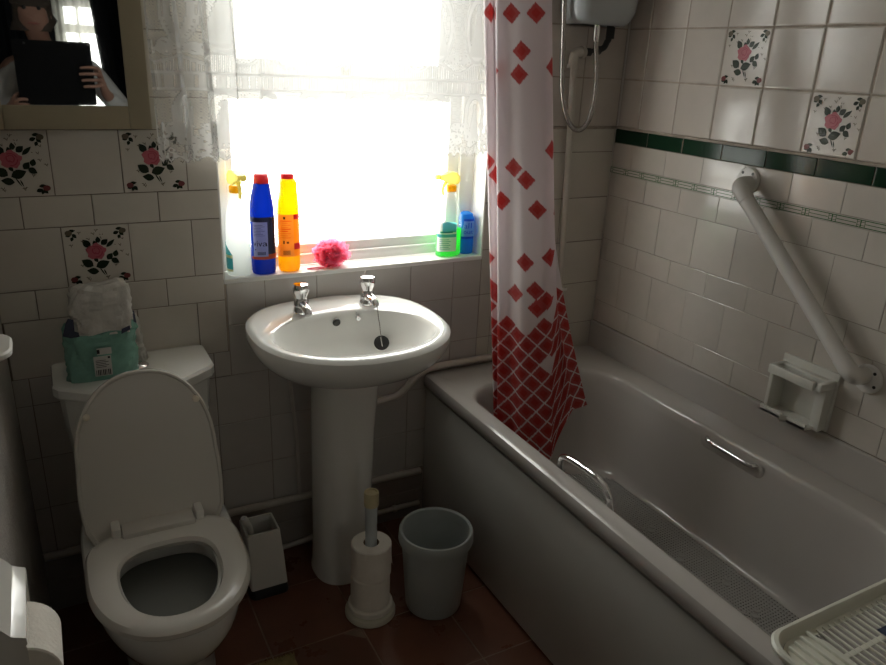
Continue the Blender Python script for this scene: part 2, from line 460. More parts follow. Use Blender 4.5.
# ------------------------------------------------------------------ other walls, floor, ceiling
def lwx(y): return XL+.040*y                       # the left wall runs a little out of square
mb = MB(); mb.prism([(lwx(.01), .01), (lwx(YF-.05), YF-.05), (lwx(YF)-.14, YF-.05), (lwx(YF)-.14, .01)], 0, ZC, woodchip); struct(mb, 'wall_left', woodchip)
DX0, DX1, DZ = 0.075, 0.93, 2.02
mb = MB()
for a in ((XL-.22, DX0, 0, ZC), (DX1, XR+.14, 0, ZC), (DX0, DX1, DZ, ZC)): mb.box(a[0], a[1], YF-.10, YF, a[2], a[3])
struct(mb, 'wall_front', mat('front_wall_paint', (.58, .54, .47), .8, var=.05))
mb = MB()
for a in ((DX0, DX0+.025, 0, DZ), (DX1-.025, DX1, 0, DZ), (DX0, DX1, DZ-.025, DZ)): mb.box(a[0], a[1], YF-.115, YF+.012, a[2], a[3], bev=.003)
for a in ((DX1, DX1+.06, 0, DZ+.06), (DX0, DX1, DZ, DZ+.06)): mb.box(a[0], a[1], YF, YF+.014, a[2], a[3], bev=.004)
struct(mb, 'trim_1', paint_w)
mb = MB(); mb.box(XL-.22, XR+.14, YF-.1, .2, ZC, ZC+.1); struct(mb, 'ceiling', mat('ceiling_paint', (.62, .59, .54), .85, var=.04))
mb = MB()
mb.box(XL-.22, XR+.14, YF-.02, .2, -.1, -.0015, m=grout_f)
T = Tiles(mb, lambda u, v, n: (u, v, n))
FP = .2545
for j in range(-9, 4):
    for i in range(-5, 6):
        u0, v0 = 1.16+FP*i, -.431+.25*j
        a, b, c_, e_ = max(u0, .045), min(u0+FP, XR), max(v0, YF), min(v0+.25, .002)
        T.tile(a, b, c_, e_, floor_m, n0=-.0004, h=.0016, g=.004, bev=.0012)
struct(mb, 'floor', smooth=7)
# boxed skirting below the tiles of the window wall
mb = MB(); mb.box(XL, 1.309, -.0005, .0022, 0, ZT-.004, m=skirt)
mb.box(XL, 1.309, -.004, .0022, .095, .103, bev=.001, m=skirt)
struct(mb, 'baseboard_back', skirt)

# the room beyond the doorway (seen in the mirror)
dark_w = mat('dark_blue_wallpaper', (.035, .04, .045), .8, var=.1)
carpet = mat('brown_carpet', (.10, .08, .06), .95, var=.2, vscale=60, bump=.5, bscale=200)
YB = -4.2
W2 = (.50, .82, .95, 1.80)
mb = MB()
for a in ((-1.3, W2[0], 0, ZC), (W2[1], 2.2, 0, ZC), (W2[0], W2[1], 0, W2[2]), (W2[0], W2[1], W2[3], ZC)): mb.box(a[0], a[1], YB-.15, YB, a[2], a[3])
struct(mb, 'wall_landing_front', dark_w)
mb = MB(); mb.box(-1.4, -1.3, YB-.15, YF-.1, 0, ZC); struct(mb, 'wall_landing_left', dark_w)
mb = MB(); mb.box(2.2, 2.3, YB-.15, YF-.1, 0, ZC); struct(mb, 'wall_landing_right', dark_w)
mb = MB()
for a in ((-1.4, XL-.12), (XR+.14, 2.3)): mb.box(a[0], a[1], YF-.1, YF, 0, ZC)
struct(mb, 'wall_landing_back', dark_w)
mb = MB(); mb.box(-1.4, 2.3, YB-.15, YF-.1, ZC, ZC+.1); struct(mb, 'ceiling_landing', plaster)
mb = MB(); mb.box(-1.4, 2.3, YB-.15, YF-.02, -.1, -.001); struct(mb, 'floor_landing', carpet)

def cloth_strip(name, m, label, x0, x1, y, z0, z1, folds, amp, x0b=None, x1b=None, cat='curtain'):
    n = folds*10; rows = 12; Pn = np.zeros((rows+1, n+1, 3))
    for i in range(rows+1):
        t = i/rows
        a = x0+(x0b-x0 if x0b is not None else 0)*t**1.5; b = x1+(x1b-x1 if x1b is not None else 0)*t**1.5
        for j in range(n+1):
            s_ = j/n
            Pn[i, j] = (a+(b-a)*s_, y+amp*math.sin(2*PI*folds*s_+.6*math.sin(5*s_)), z1+(z0-z1)*t)
    return whole(MB().grid(Pn), name, m, label, cat, ((x0+x1)/2, y, z1))
drape = mat('dark_drape', (.018, .021, .026), .9, var=.1)
net2 = mat('net_fabric', (.75, .73, .66), .8, transl=(.6, (.8, .78, .7)), alpha=.62)
cloth_strip('window_drape', drape, 'dark heavy drape reflected at the right of the mirror', .705, 1.20, YB+.06, .35, 2.05, 6, .022, .86, 1.25)
cloth_strip('window_drape', drape, 'dark heavy drape reflected behind the head in the mirror', .05, .475, YB+.06, .35, 2.05, 6, .022)
cloth_strip('net_curtain', net2, 'pale pleated net curtain reflected between dark drapes in the mirror', .44, .90, YB+.025, .80, 2.0, 9, .010)
w2 = thing('window_2', None, None, (.66, YB-.08, W2[2]), kind='structure')
mb = MB()
for a in ((W2[0], W2[0]+.05, W2[2], W2[3]), (W2[1]-.05, W2[1], W2[2], W2[3]), (W2[0], W2[1], W2[2], W2[2]+.05), (W2[0], W2[1], W2[3]-.05, W2[3]), (W2[0], W2[1], 1.58, 1.64), (.625, .645, W2[2], W2[3])):
    mb.box(a[0], a[1], YB-.10, YB-.05, a[2], a[3], bev=.004)
mb.build('window_frame', upvc, w2)
MB().box(W2[0]+.03, W2[1]-.03, YB-.078, YB-.074, W2[2]+.03, W2[3]-.03).build('pane', glass_m, w2)

# ------------------------------------------------------------------ window_1
w1 = thing('window_1', None, None, (1.086, .08, WZ0), kind='structure')
FY0, FY1 = .079, .135
mb = MB()
mb.box(WX0, .715, FY0, FY1, WZ0, WZ1, bev=.004); mb.box(1.445, WX1, FY0, FY1, WZ0, WZ1, bev=.004)
mb.box(.715, 1.445, FY0, FY1, WZ0, .957, bev=.004); mb.box(.715, 1.445, FY0, FY1, WZ1-.05, WZ1, bev=.004)
mb.box(.715, 1.445, FY0, FY1, 1.418, 1.462, bev=.004)
mb.build('window_frame', upvc, w1)
mb = MB()   # opening top sash
for a in ((.712, .757, 1.455, 1.93), (1.345, 1.448, 1.455, 1.93), (.757, 1.345, 1.455, 1.497), (.757, 1.345, 1.885, 1.93)): mb.box(a[0], a[1], FY0-.012, FY1-.02, a[2], a[3], bev=.004)
sash = mb.build('sash', upvc, w1)
MB().box(.75, 1.35, .098, .104, 1.49, 1.89).build('pane', glass_m, sash)
mb = MB()   # fixed light with its glazing bead
for a in ((.712, .735, .95, 1.422), (1.405, 1.448, .95, 1.422), (.735, 1.405, .955, .985), (.735, 1.405, 1.392, 1.42)): mb.box(a[0], a[1], FY0+.012, FY1-.01, a[2], a[3], bev=.003)
mb.build('glazing_bead', upvc, w1)
MB().box(.73, 1.41, .105, .111, .97, 1.41).build('pane', glass_m, w1)
mb = MB(); mb.tube([(1.055, .062, 1.476), (1.055, .045, 1.476), (1.06, .042, 1.47), (1.085, .040, 1.43)], .006, 10); mb.box(1.04, 1.07, .058, .068, 1.46, 1.492, bev=.003)
mb.build('window_handle', white_p, w1)
mb = MB(); mb.box(WX0, WX1, -.001, FY0+.002, WZ0-.013, WZ0, bev=.0015)
mb.build('window_sill', paint_w, w1)
mb = MB()   # painted reveals
mb.box(WX0-.001, WX0+.003, .001, FY0+.01, WZ0, WZ1); mb.box(WX1-.003, WX1+.001, .001, FY0+.01, WZ0, WZ1); mb.box(WX0, WX1, .001, FY0+.01, WZ1-.003, WZ1+.001)
mb.build('reveal', paint_w, w1)

# ------------------------------------------------------------------ pipes on the window wall
mb = MB(); mb.tube([(XL+.005, -.013, .190), (.60, -.013, .192), (.856, -.013, .191), (1.15, -.013, .185), (1.293, -.013, .182)], .0115, 14)
o = whole(mb, 'water_pipe', pipe_m, 'horizontal painted pipe along the lower edge of the wall tiles', 'pipe', (.7, -.012, .19))
mb = MB(); mb.tube(catmull([(.45, -.012, .016), (.70, -.012, .017), (.86, -.012, .020), (1.00, -.012, .047), (1.12, -.012, .052), (1.293, -.012, .054)], 4), .0085, 12)
for x in (1.10, 1.11, 1.20): mb.lathe([(.0125, -.006), (.0125, .006)], (x, -.012, .052), 12, axis='x')
o = whole(mb, 'water_pipe', pipe_m, 'thin white pipe just above the floor behind the bin', 'pipe', (.7, -.012, .018))
pth = catmull([(1.02, -.03, .476), (1.10, -.024, .478), (1.16, -.018, .480), (1.205, -.017, .49), (1.245, -.017, .525), (1.285, -.017, .558), (1.34, -.017, .566), (1.45, -.017, .568), (1.62, -.017, .568)], 6)
mb = MB(); mb.tube(pth, .0115, 14)
whole(mb, 'waste_pipe', pipe_m, 'white waste pipe bending from the basin up over the end of the bath', 'pipe', (1.2, -.017, .5))
mb = MB(); mb.tube(catmull([(.842, -.03, .70), (.845, -.02, .60), (.852, -.018, .50), (.86, -.016, .40), (.862, -.016, .205)], 5), .0055, 10)
whole(mb, 'supply_pipe', pipe_m, 'thin vertical pipe beside the left of the basin pedestal', 'pipe', (.85, -.02, .45))

# shower supply pipe with elbow
t = thing('shower_supply_pipe', 'vertical white pipe rising to the shower heater, clipped to the tiles', 'pipe', (1.82, -.02, .58))
mb = MB(); mb.tube([(1.7765, -.018, 1.525), (1.789, -.018, 1.32), (1.801, -.018, 1.09), (1.815, -.018, .78), (1.822, -.018, .57)], .0105, 14)
mb.build('pipe', pipe_m, t)
mb = MB(); mb.tube([(1.775, -.018, 1.505), (1.7755, -.018, 1.535), (1.777, -.018, 1.548), (1.786, -.018, 1.5535), (1.815, -.018, 1.555)], .0155, 14)
mb.lathe([(.0185, -.006), (.0185, .006)], (1.775, -.018, 1.512), 16); mb.lathe([(.0185, -.005), (.0185, .005)], (1.806, -.018, 1.5545), 16, axis='x')
mb.build('elbow', pipe_m, t)
mb = MB(); mb.lathe([(.012, -.008), (.012, .008)], (1.828, -.018, 1.556), 14, axis='x'); mb.lathe([(.013, -.007), (.013, .007)], (1.866, -.018, 1.563), 14, axis='x'); mb.tube([(1.815, -.018, 1.555), (1.875, -.018, 1.565)], .007, 10)
mb.build('coupling', black_r, t)
mb = MB(); mb.tube(catmull([(1.87, -.018, 1.564), (1.888, -.02, 1.572), (1.897, -.02, 1.588), (1.90, -.025, 1.602), (1.902, -.03, 1.66)], 5), .0095, 12); mb.lathe([(.0135, -.022), (.0135, .022)], (1.902, -.026, 1.620), 12)
mb.build('flexible_connector', black_r, t)
mb = MB(); mb.box(1.798, 1.836, -.032, -.0005, .778, .790, bev=.003); mb.box(1.80, 1.815, -.01, -.0005, .774, .794, bev=.002)
mb.build('pipe_clip', white_p, t)

# ------------------------------------------------------------------ shower heater and hose
t = thing('shower_heater', 'grey white electric shower heater box high on the wall beside the curtain', 'shower heater', (1.815, -.05, 1.63))
def hring(z, x0, x1, y0, r): return rrect(x0, x1, y0, -.004, [r*.3, r*.3, r, r], z, 7)
mb = MB(); mb.loft([hring(1.640, 1.752, 1.895, -.060, .03), hring(1.632, 1.745, 1.905, -.075, .035), hring(1.634, 1.731, 1.92, -.092, .04), hring(1.645, 1.719, 1.932, -.104, .045), hring(1.67, 1.711, 1.945, -.110, .045), hring(1.80, 1.709, 1.962, -.112, .045), hring(1.98, 1.711, 1.962, -.11, .045), hring(2.0, 1.712, 1.93, -.095, .04)])
mb.build('case', heater_m, t)
mb = MB(); mb.lathe([(.034, 0), (.036, -.01), (.028, -.022), (.026, -.028)], (1.82, -.110, 1.86), 24, axis='y'); mb.build('dial', white_p, t)
mb = MB(); mb.lathe([(.011, 0), (.011, -.028), (.008, -.034)], (1.823, -.055, 1.636), 14); mb.build('outlet', chrome, t)
hp = catmull([(1.823, -.055, 1.61), (1.826, -.055, 1.58), (1.840, -.056, 1.49), (1.842, -.057, 1.42), (1.832, -.058, 1.365), (1.812, -.059, 1.334), (1.788, -.06, 1.324), (1.762, -.06, 1.334), (1.737, -.06, 1.365), (1.716, -.06, 1.42), (1.704, -.061, 1.49), (1.694, -.062, 1.60), (1.686, -.062, 1.70), (1.678, -.062, 1.84), (1.676, -.062, 1.96)], 14)
rad = [.0074 + (.0009 if k % 2 else 0) for k in range(len(hp))]
t2 = thing('shower_hose', 'looped chrome shower hose hanging below the heater box', 'hose', (1.79, -.06, 1.324))
mb = MB(); mb.tube(hp, rad, 12); mb.build('hose', steel, t2)
mb = MB(); mb.lathe([(.0085, -.02), (.0105, -.016), (.0105, .014), (.009, .02)], (1.8233, -.055, 1.606), 14); mb.build('nut', chrome, t2)
mb = MB(); mb.tube([(1.676, -.062, 1.95), (1.674, -.075, 2.02), (1.672, -.12, 2.09)], [.012, .013, .015], 14); mb.lathe([(.02, .012), (.036, 0), (.036, -.012), (.03, -.016)], (1.672, -.14, 2.09), 20); mb.build('shower_head', white_p, t2)
mb = MB(); mb.box(1.655, 1.693, -.062, .0085, 1.985, 2.02, bev=.006); whole(mb, 'shower_bracket', white_p, 'white wall bracket holding the shower head above the hose', 'bracket', (1.674, 0, 2.0))

# ------------------------------------------------------------------ bath
BX0, BX1, BY0, BY1 = 1.296, 1.979, -1.68, -.003
bt = thing('bathtub', 'grey white bath along the tiled wall with the shower curtain inside', 'bath', (1.64, -.8, 0))
def br(x0, x1, y0, y1, z, r): return rrect(x0, x1, y0, y1, r, z, 12)
mb = MB()
rings = [br(BX0+.014, BX1-.004, BY0+.004, BY1, .504, .010), br(BX0+.002, BX1-.002, BY0+.002, BY1, .502, .012), br(BX0, BX1, BY0, BY1, .505, .014), br(BX0, BX1, BY0, BY1, .530, .016), br(BX0+.004, BX1, BY0+.004, BY1, .540, .018), br(BX0+.013, BX1, BY0+.013, BY1-.002, .5455, .02),
         br(1.344, 1.896, -1.512, -.155, .5455, [.15, .115, .14, .36]), br(1.350, 1.890, -1.506, -.161, .543, [.15, .115, .14, .36]), br(1.357, 1.884, -1.50, -.168, .534, [.15, .115, .14, .36]),
         br(1.364, 1.880, -1.485, -.176, .51, [.15, .12, .14, .35]), br(1.380, 1.873, -1.445, -.20, .40, [.15, .13, .13, .32]), br(1.395, 1.864, -1.41, -.218, .30, [.15, .14, .12, .28]),
         br(1.405, 1.855, -1.385, -.235, .255, [.15, .14, .11, .25]), br(1.412, 1.845, -1.37, -.250, .230, [.14, .14, .10, .22]), br(1.424, 1.828, -1.35, -.275, .2185, [.12, .12, .09, .2]), br(1.60, 1.70, -1.0, -.5, .216, [.04, .04, .04, .04])]
mb.loft(rings, cap0=False, cap1=True)
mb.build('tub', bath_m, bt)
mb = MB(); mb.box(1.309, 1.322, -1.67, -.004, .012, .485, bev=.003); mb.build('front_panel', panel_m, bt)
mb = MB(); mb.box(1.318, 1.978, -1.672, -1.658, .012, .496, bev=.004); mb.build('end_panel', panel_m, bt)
mb = MB(); mb.box(1.335, 1.36, -1.63, -.03, 0.0, .03); mb.build('plinth', black_p, bt)
# chrome arch handle on the near rim, with base pads
mb = MB()
hp = catmull([(1.372, -.662, .518), (1.364, -.664, .545), (1.360, -.672, .566), (1.358, -.690, .578), (1.357, -.735, .586), (1.357, -.800, .588), (1.358, -.838, .580), (1.360, -.856, .564), (1.364, -.862, .540), (1.372, -.863, .512)], 6)
mb.tube(hp, .0085, 14)
mb.build('rim_handle', chrome, bt)
# recessed grip on the wall side
mb = MB()
mb.loft([[(1.8795-.001+q[2]*0, q[1], q[0]) for q in rrect(.487, .532, -.885, -.665, .02, 0, 6)], [(1.8805-.004, q[1], q[0]) for q in rrect(.491, .528, -.881, -.669, .018, 0, 6)]], cap0=False, cap1=True)
gh = mb.build('grip_recess', bath_m, bt)
mb = MB(); mb.tube(catmull([(1.878, -.688, .521), (1.866, -.698, .522), (1.862, -.715, .522), (1.862, -.77, .521), (1.862, -.835, .520), (1.866, -.852, .520), (1.878, -.860, .519)], 6), .0068, 12)
mb.build('grip_bar', chrome, bt)
mb = MB(); mb.lathe([(.003, 0), (.022, -.001), (.022, -.008), (.015, -.011), (.004, -.011)], (1.705, -.196, .385), 24, axis='y'); mb.build('overflow', black_p, bt)
mb = MB(); mb.lathe([(.03, .0), (.03, .003), (.024, .004)], (1.65, -.37, .2165), 24); mb.build('waste', chrome, bt)

# ------------------------------------------------------------------ anti-slip bath mat (holes with real gaps)
mat_m = mat('bath_mat_vinyl', (.34, .33, .31), .55, var=.08, vscale=5)
mb = MB(); nx, ny = 42, 116; mx0, mx1, my0, my1 = 1.428, 1.822, -1.335, -.30
px_, py_ = (mx1-mx0)/nx, (my1-my0)/ny
def mz(x, y):
    e = max(0, (x-1.785))/.03
    return .2215+.006*min(1, e)**2
for i in range(nx):
    for j in range(ny):
        x0, y0 = mx0+i*px_, my0+j*py_
        cx, cy = x0+px_/2, y0+py_/2; r = .0025
        rr = .20 if (cx > 1.62 and cy < -.8) else .125
        ex, ey = max(0, abs(cx-(mx0+mx1)/2)-(mx1-mx0)/2+rr), max(0, abs(cy-(my0+my1)/2)-(my1-my0)/2+rr)
        if math.hypot(ex, ey) > rr: continue
        o_ = [(x0, y0), (x0+px_, y0), (x0+px_, y0+py_), (x0, y0+py_)]
        i_ = [(cx-r, cy-r), (cx+r, cy-r), (cx+r, cy+r), (cx-r, cy+r)]
        vs = [(a, b, mz(a, b)) for a, b in o_] + [(a, b, mz(a, b)+.0006) for a, b in i_] + [(a, b, mz(a, b)-.003) for a, b in i_]
        fs = []
        for k in range(4):
            q = (k+1) % 4; fs += [(k, q, q+4, k+4), (k+4, q+4, q+8, k+8)]
        mb.add(vs, fs)
for (x, y, s_) in ((1.70, -.50, 1), (1.62, -.62, 1), (1.74, -.66, 1), (1.66, -.74, 1), (1.72, -.80, 1), (1.61, -.86, 1), (1.69, -.90, 1), (1.76, -.93, 1), (1.64, -1.0, 1), (1.73, -1.05, 1), (1.58, -.48, 1), (1.77, -.42, 1)):
    for k, (dx, dy) in enumerate(((0, 0), (.018, .012), (-.016, .016))):
        mb.lathe([(.011-.002*k, .0), (.011-.002*k, .0028), (.008-.002*k, .004), (.006-.002*k, .0028), (.002, .0026)], (x+dx, y+dy, .221), 16)
whole(mb, 'bath_mat', mat_m, 'perforated grey anti-slip mat lying on the bottom of the bath', 'bath mat', (1.64, -.73, .2185), smooth=20)

# ------------------------------------------------------------------ bath rack
t = thing('bath_rack', 'white plastic slatted rack lying across the near end of the bath', 'bath rack', (1.64, -1.43, .547))
rack_m = mat('rack_plastic', (.66, .66, .58), .35, var=.02)
RX0, RX1, RY0, RY1 = 1.305, 1.966, -1.515, -1.332
def rk(i, z, r): return br(RX0+i, RX1-i, RY0+i, RY1-i, z, r)
mb = MB()
mb.loft([rk(.014, .547, .045), rk(.006, .548, .05), rk(.001, .556, .052), rk(0, .562, .052), rk(.003, .5665, .052), rk(.009, .567, .05), rk(.0125, .564, .045), rk(.0145, .556, .042), rk(.020, .547, .04)], cap0=False, cap1=False)
mb.build('rim', rack_m, t)
mb = MB(); mb.loft([rk(.0205, .5472, .042)+[], rk(.0205, .5488, .042), rk(.033, .5488, .036), rk(.033, .5472, .036), rk(.0205, .5472, .042)], cap0=False, cap1=False)
mb.build('tray_edge', rack_m, t)
mb = MB()
mb.loft([rrect(RX0+.024, RX0+.118, RY0+.024, RY1-.030, .03, .5475, 5), rrect(RX0+.024, RX0+.118, RY0+.024, RY1-.030, .03, .5525, 5)])
for k in range(4): mb.box(RX0+.036+.021*k, RX0+.042+.021*k, RY0+.03, RY1-.036+.004*k, .551, .559, bev=.002)
mb.build('soap_tray', rack_m, t)
x = RX0+.128
while x < RX1-.03:
    mb = MB(); mb.box(x, x+.0046, RY0+.026, RY1-.026, .5473, .5525, bev=.0012); mb.build('slat', rack_m, t); x += .0165
for y in (RY0+.085,):
    mb = MB(); mb.box(RX0+.118, RX1-.03, y, y+.010, .5471, .5515, bev=.001); mb.build('cross_bar', rack_m, t)
# a dark blue flannel in the rack
fl = mat('blue_flannel', (.035, .05, .085), .95, var=.5, vscale=60, bump=.6, bscale=200)
mb = MB(); n = 26; Pn = np.zeros((n, n, 3))
for i in range(n):
    for j in range(n):
        a, b = i/(n-1), j/(n-1)
        Pn[i, j] = (1.535+.17*a, -1.49+.08*b, .5545+.016*math.sin(PI*a)*math.sin(PI*b)+.006*noise.noise((a*5, b*5, 1)))
mb.grid(Pn)
whole(mb, 'flannel', fl, 'dark blue flannel crumpled on the slats of the bath rack', 'cloth', (1.62, -1.455, .5545))

# ------------------------------------------------------------------ shower curtain
HT, ZH = 1.98, .425
def curtain():
    # cross sections from the wall side to the room side, as (along, depth) of the visible width
    top = [(.55, .11), (.22, .095), (.03, .075), (.00, .055), (.035, .038), (.10, .044), (.13, .060), (.165, .050), (.20, .034), (.225, .046), (.26, .045), (.262, .022), (.235, .006), (.27, -.004), (.42, .004), (.60, .0), (.80, .006), (.93, .014), (.985, .028), (1.0, .045), (.95, .065), (.80, .075), (.60, .085), (.70, .105)]
    bot = [(.55, .11), (.22, .095), (.02, .075), (.00, .050), (.05, .034), (.10, .044), (.12, .058), (.15, .046), (.18, .032), (.21, .044), (.235, .042), (.235, .018), (.215, .004), (.25, -.006), (.42, .006), (.60, -.003), (.78, .008), (.90, .012), (.965, .022), (.975, .035), (1.02, .050), (1.10, .055), (1.16, .080), (1.20, .11)]
    NV, NUs = 560, 20
    ct = catmull([(a, b, 0) for a, b in top], NUs); cb = catmull([(a, b, 0) for a, b in bot], NUs)
    n = len(ct)
    def AB(z):
        # ends of the visible front along the curtain line, at height z
        k = (HT-z)/(HT-.5)
        pl = Vector((1.350+.016*k, -.098-.184*k, 0)); pr = Vector((1.494-.030*k, -.212-.266*k, 0))
        return pl, pr
    Pn = np.zeros((NV+1, n, 3)); S = np.zeros((NV+1, n))
    # cloth coordinate across: arc length of the mean section
    for i in range(NV+1):
        v = i/NV; z = HT - (HT-ZH)*v
        pl, pr = AB(z); e = pr-pl; ln = e.length; ed = e/ln; nn = Vector((-ed.y, ed.x, 0))
        if nn.x < 0: nn = -nn
        s_ = v**2.2 if v > .45 else .45**2.2*(v/.45)
        for j in range(n):
            a = ct[j].x*(1-s_)+cb[j].x*s_; b = ct[j].y*(1-s_)+cb[j].y*s_
            ff = max(0, a-1.0)
            p = pl+ed*(a*ln)+nn*(b*(.8+.35*v))
            q = .0025*math.sin(9*v+6*a)*v
            zz = z
            # the hem rises towards the free edge (the corner flips up)
            lift = max(0, (j/(n-1)-.80)/.20)
            zz += .16*v**3*min(1, lift*1.6)
            Pn[i, j] = (p.x+nn.x*q, p.y+nn.y*q, zz)
    mid = Pn[NV//2]; seg = np.r_[0, np.cumsum(np.linalg.norm(np.diff(mid[:, :2], axis=0), axis=1))]
    for i in range(NV+1): S[i] = seg
    return Pn, S, n, NV
Pn, S, cn, NV = curtain()
# print: squares standing on their points, sparse above, a full lattice at the hem
CELL = .0405
def diamond(s_, z_, cs, cz, h, rot=R(3)):
    ds, dz = s_-cs, z_-cz
    return (np.abs(ds*math.cos(rot)+dz*math.sin(rot))+np.abs(dz*math.cos(rot)-ds*math.sin(rot))) < h
Zc = np.linspace(HT, ZH, NV+1)[:, None]*np.ones((1, cn))
mask = np.zeros_like(S)
# loose squares on the upper cloth (position across, height)
LOOSE = [(.1704, 1.6385), (.222, 1.635), (.3250, 1.6357), (.3934, 1.6385), (.262, 1.4913), (.3540, 1.5440), (.3466, 1.4857), (.446, 1.5079), (.3303, 1.2442),
         (.3660, 1.2150), (.443, 1.2969), (.1480, 1.2500), (.1780, 1.2136), (.105, 1.19), (.2938, 1.1525), (.3978, 1.1386), (.1393, .9776), (.3640, .9915),
         (.4360, 1.0109), (.1469, .8943), (.3339, .8998), (.3934, .9165), (.105, .93), (.48, 1.12), (.52, 1.36), (.56, 1.02), (.05, 1.42), (.62, 1.55), (.3978, .8665), (.4250, .8915), (.1403, .835), (.17, .868)]
for cs, cz in LOOSE: mask = np.maximum(mask, diamond(S, Zc, cs, cz, .0265)*.95); mask = np.maximum(mask, diamond(S, Zc, cs, cz, .0135)*1.0)
CELL = .0392; ro = R(7)
s0_, z0_ = S-.3098, Zc-.8054
sr, zr_ = s0_*math.cos(ro)+z0_*math.sin(ro), z0_*math.cos(ro)-s0_*math.sin(ro)
a_ = (sr+zr_)/math.sqrt(2)/CELL+.5; b_ = (zr_-sr)/math.sqrt(2)/CELL+.5
ia, ib = np.floor(a_), np.floor(b_)
fa, fb = a_-ia, b_-ib
inside = (fa > .045) & (fa < .955) & (fb > .045) & (fb < .955)
core = (fa > .27) & (fa < .73) & (fb > .27) & (fb < .73)
hsh = np.abs(np.sin(ia*12.9898+ib*78.233+4.1)*43758.5453) % 1.0
zc_cell = .8054+(ia+ib)*CELL/math.sqrt(2)
dens = np.where(zc_cell < .815, np.where(zc_cell < .56, .985, .93), 0)
on_ = inside & (hsh < dens)
mask = np.maximum(mask, on_*.95); mask = np.maximum(mask, (on_ & core)*1.0)
cur_m = cloth_mat('printed_shower_curtain', 'print', (.70, .655, .66), (.30, .030, .027), .45, rough=.45, ta=(.70, .63, .65), tb=(.52, .025, .02))
sc_t = thing('shower_curtain', 'white shower curtain with red squares hanging into the bath', 'shower curtain', (1.42, -.3, HT))
mb = MB(); mb.grid(Pn); co = mb.build('curtain', cur_m, sc_t, smooth=80)
at = co.data.attributes.new('print', 'FLOAT', 'POINT'); at.data.foreach_set('value', mask.reshape(-1).astype(np.float32))
mb = MB(); mb.tube([(1.445, .004, HT+.035), (1.432, -1.0, HT+.035), (1.43, YF+.002, HT+.035)], .0125, 16)
whole(mb, 'curtain_rail', white_p, 'white rail the shower curtain hangs from, above the bath edge', 'rail', (1.44, -1.0, HT+.035))
for k in range(7):
    f = .09+k*.022; mb = MB(); c_ = Vector((1.440, -f-.0, HT+.02))
    mb.tube([c_+Vector((.034*math.cos(a), .004*math.sin(3*a), .034*math.sin(a))) for a in [2*PI*q/20 for q in range(20)]], .002, 8, closed=True)
    mb.build('curtain_ring', white_p, sc_t)

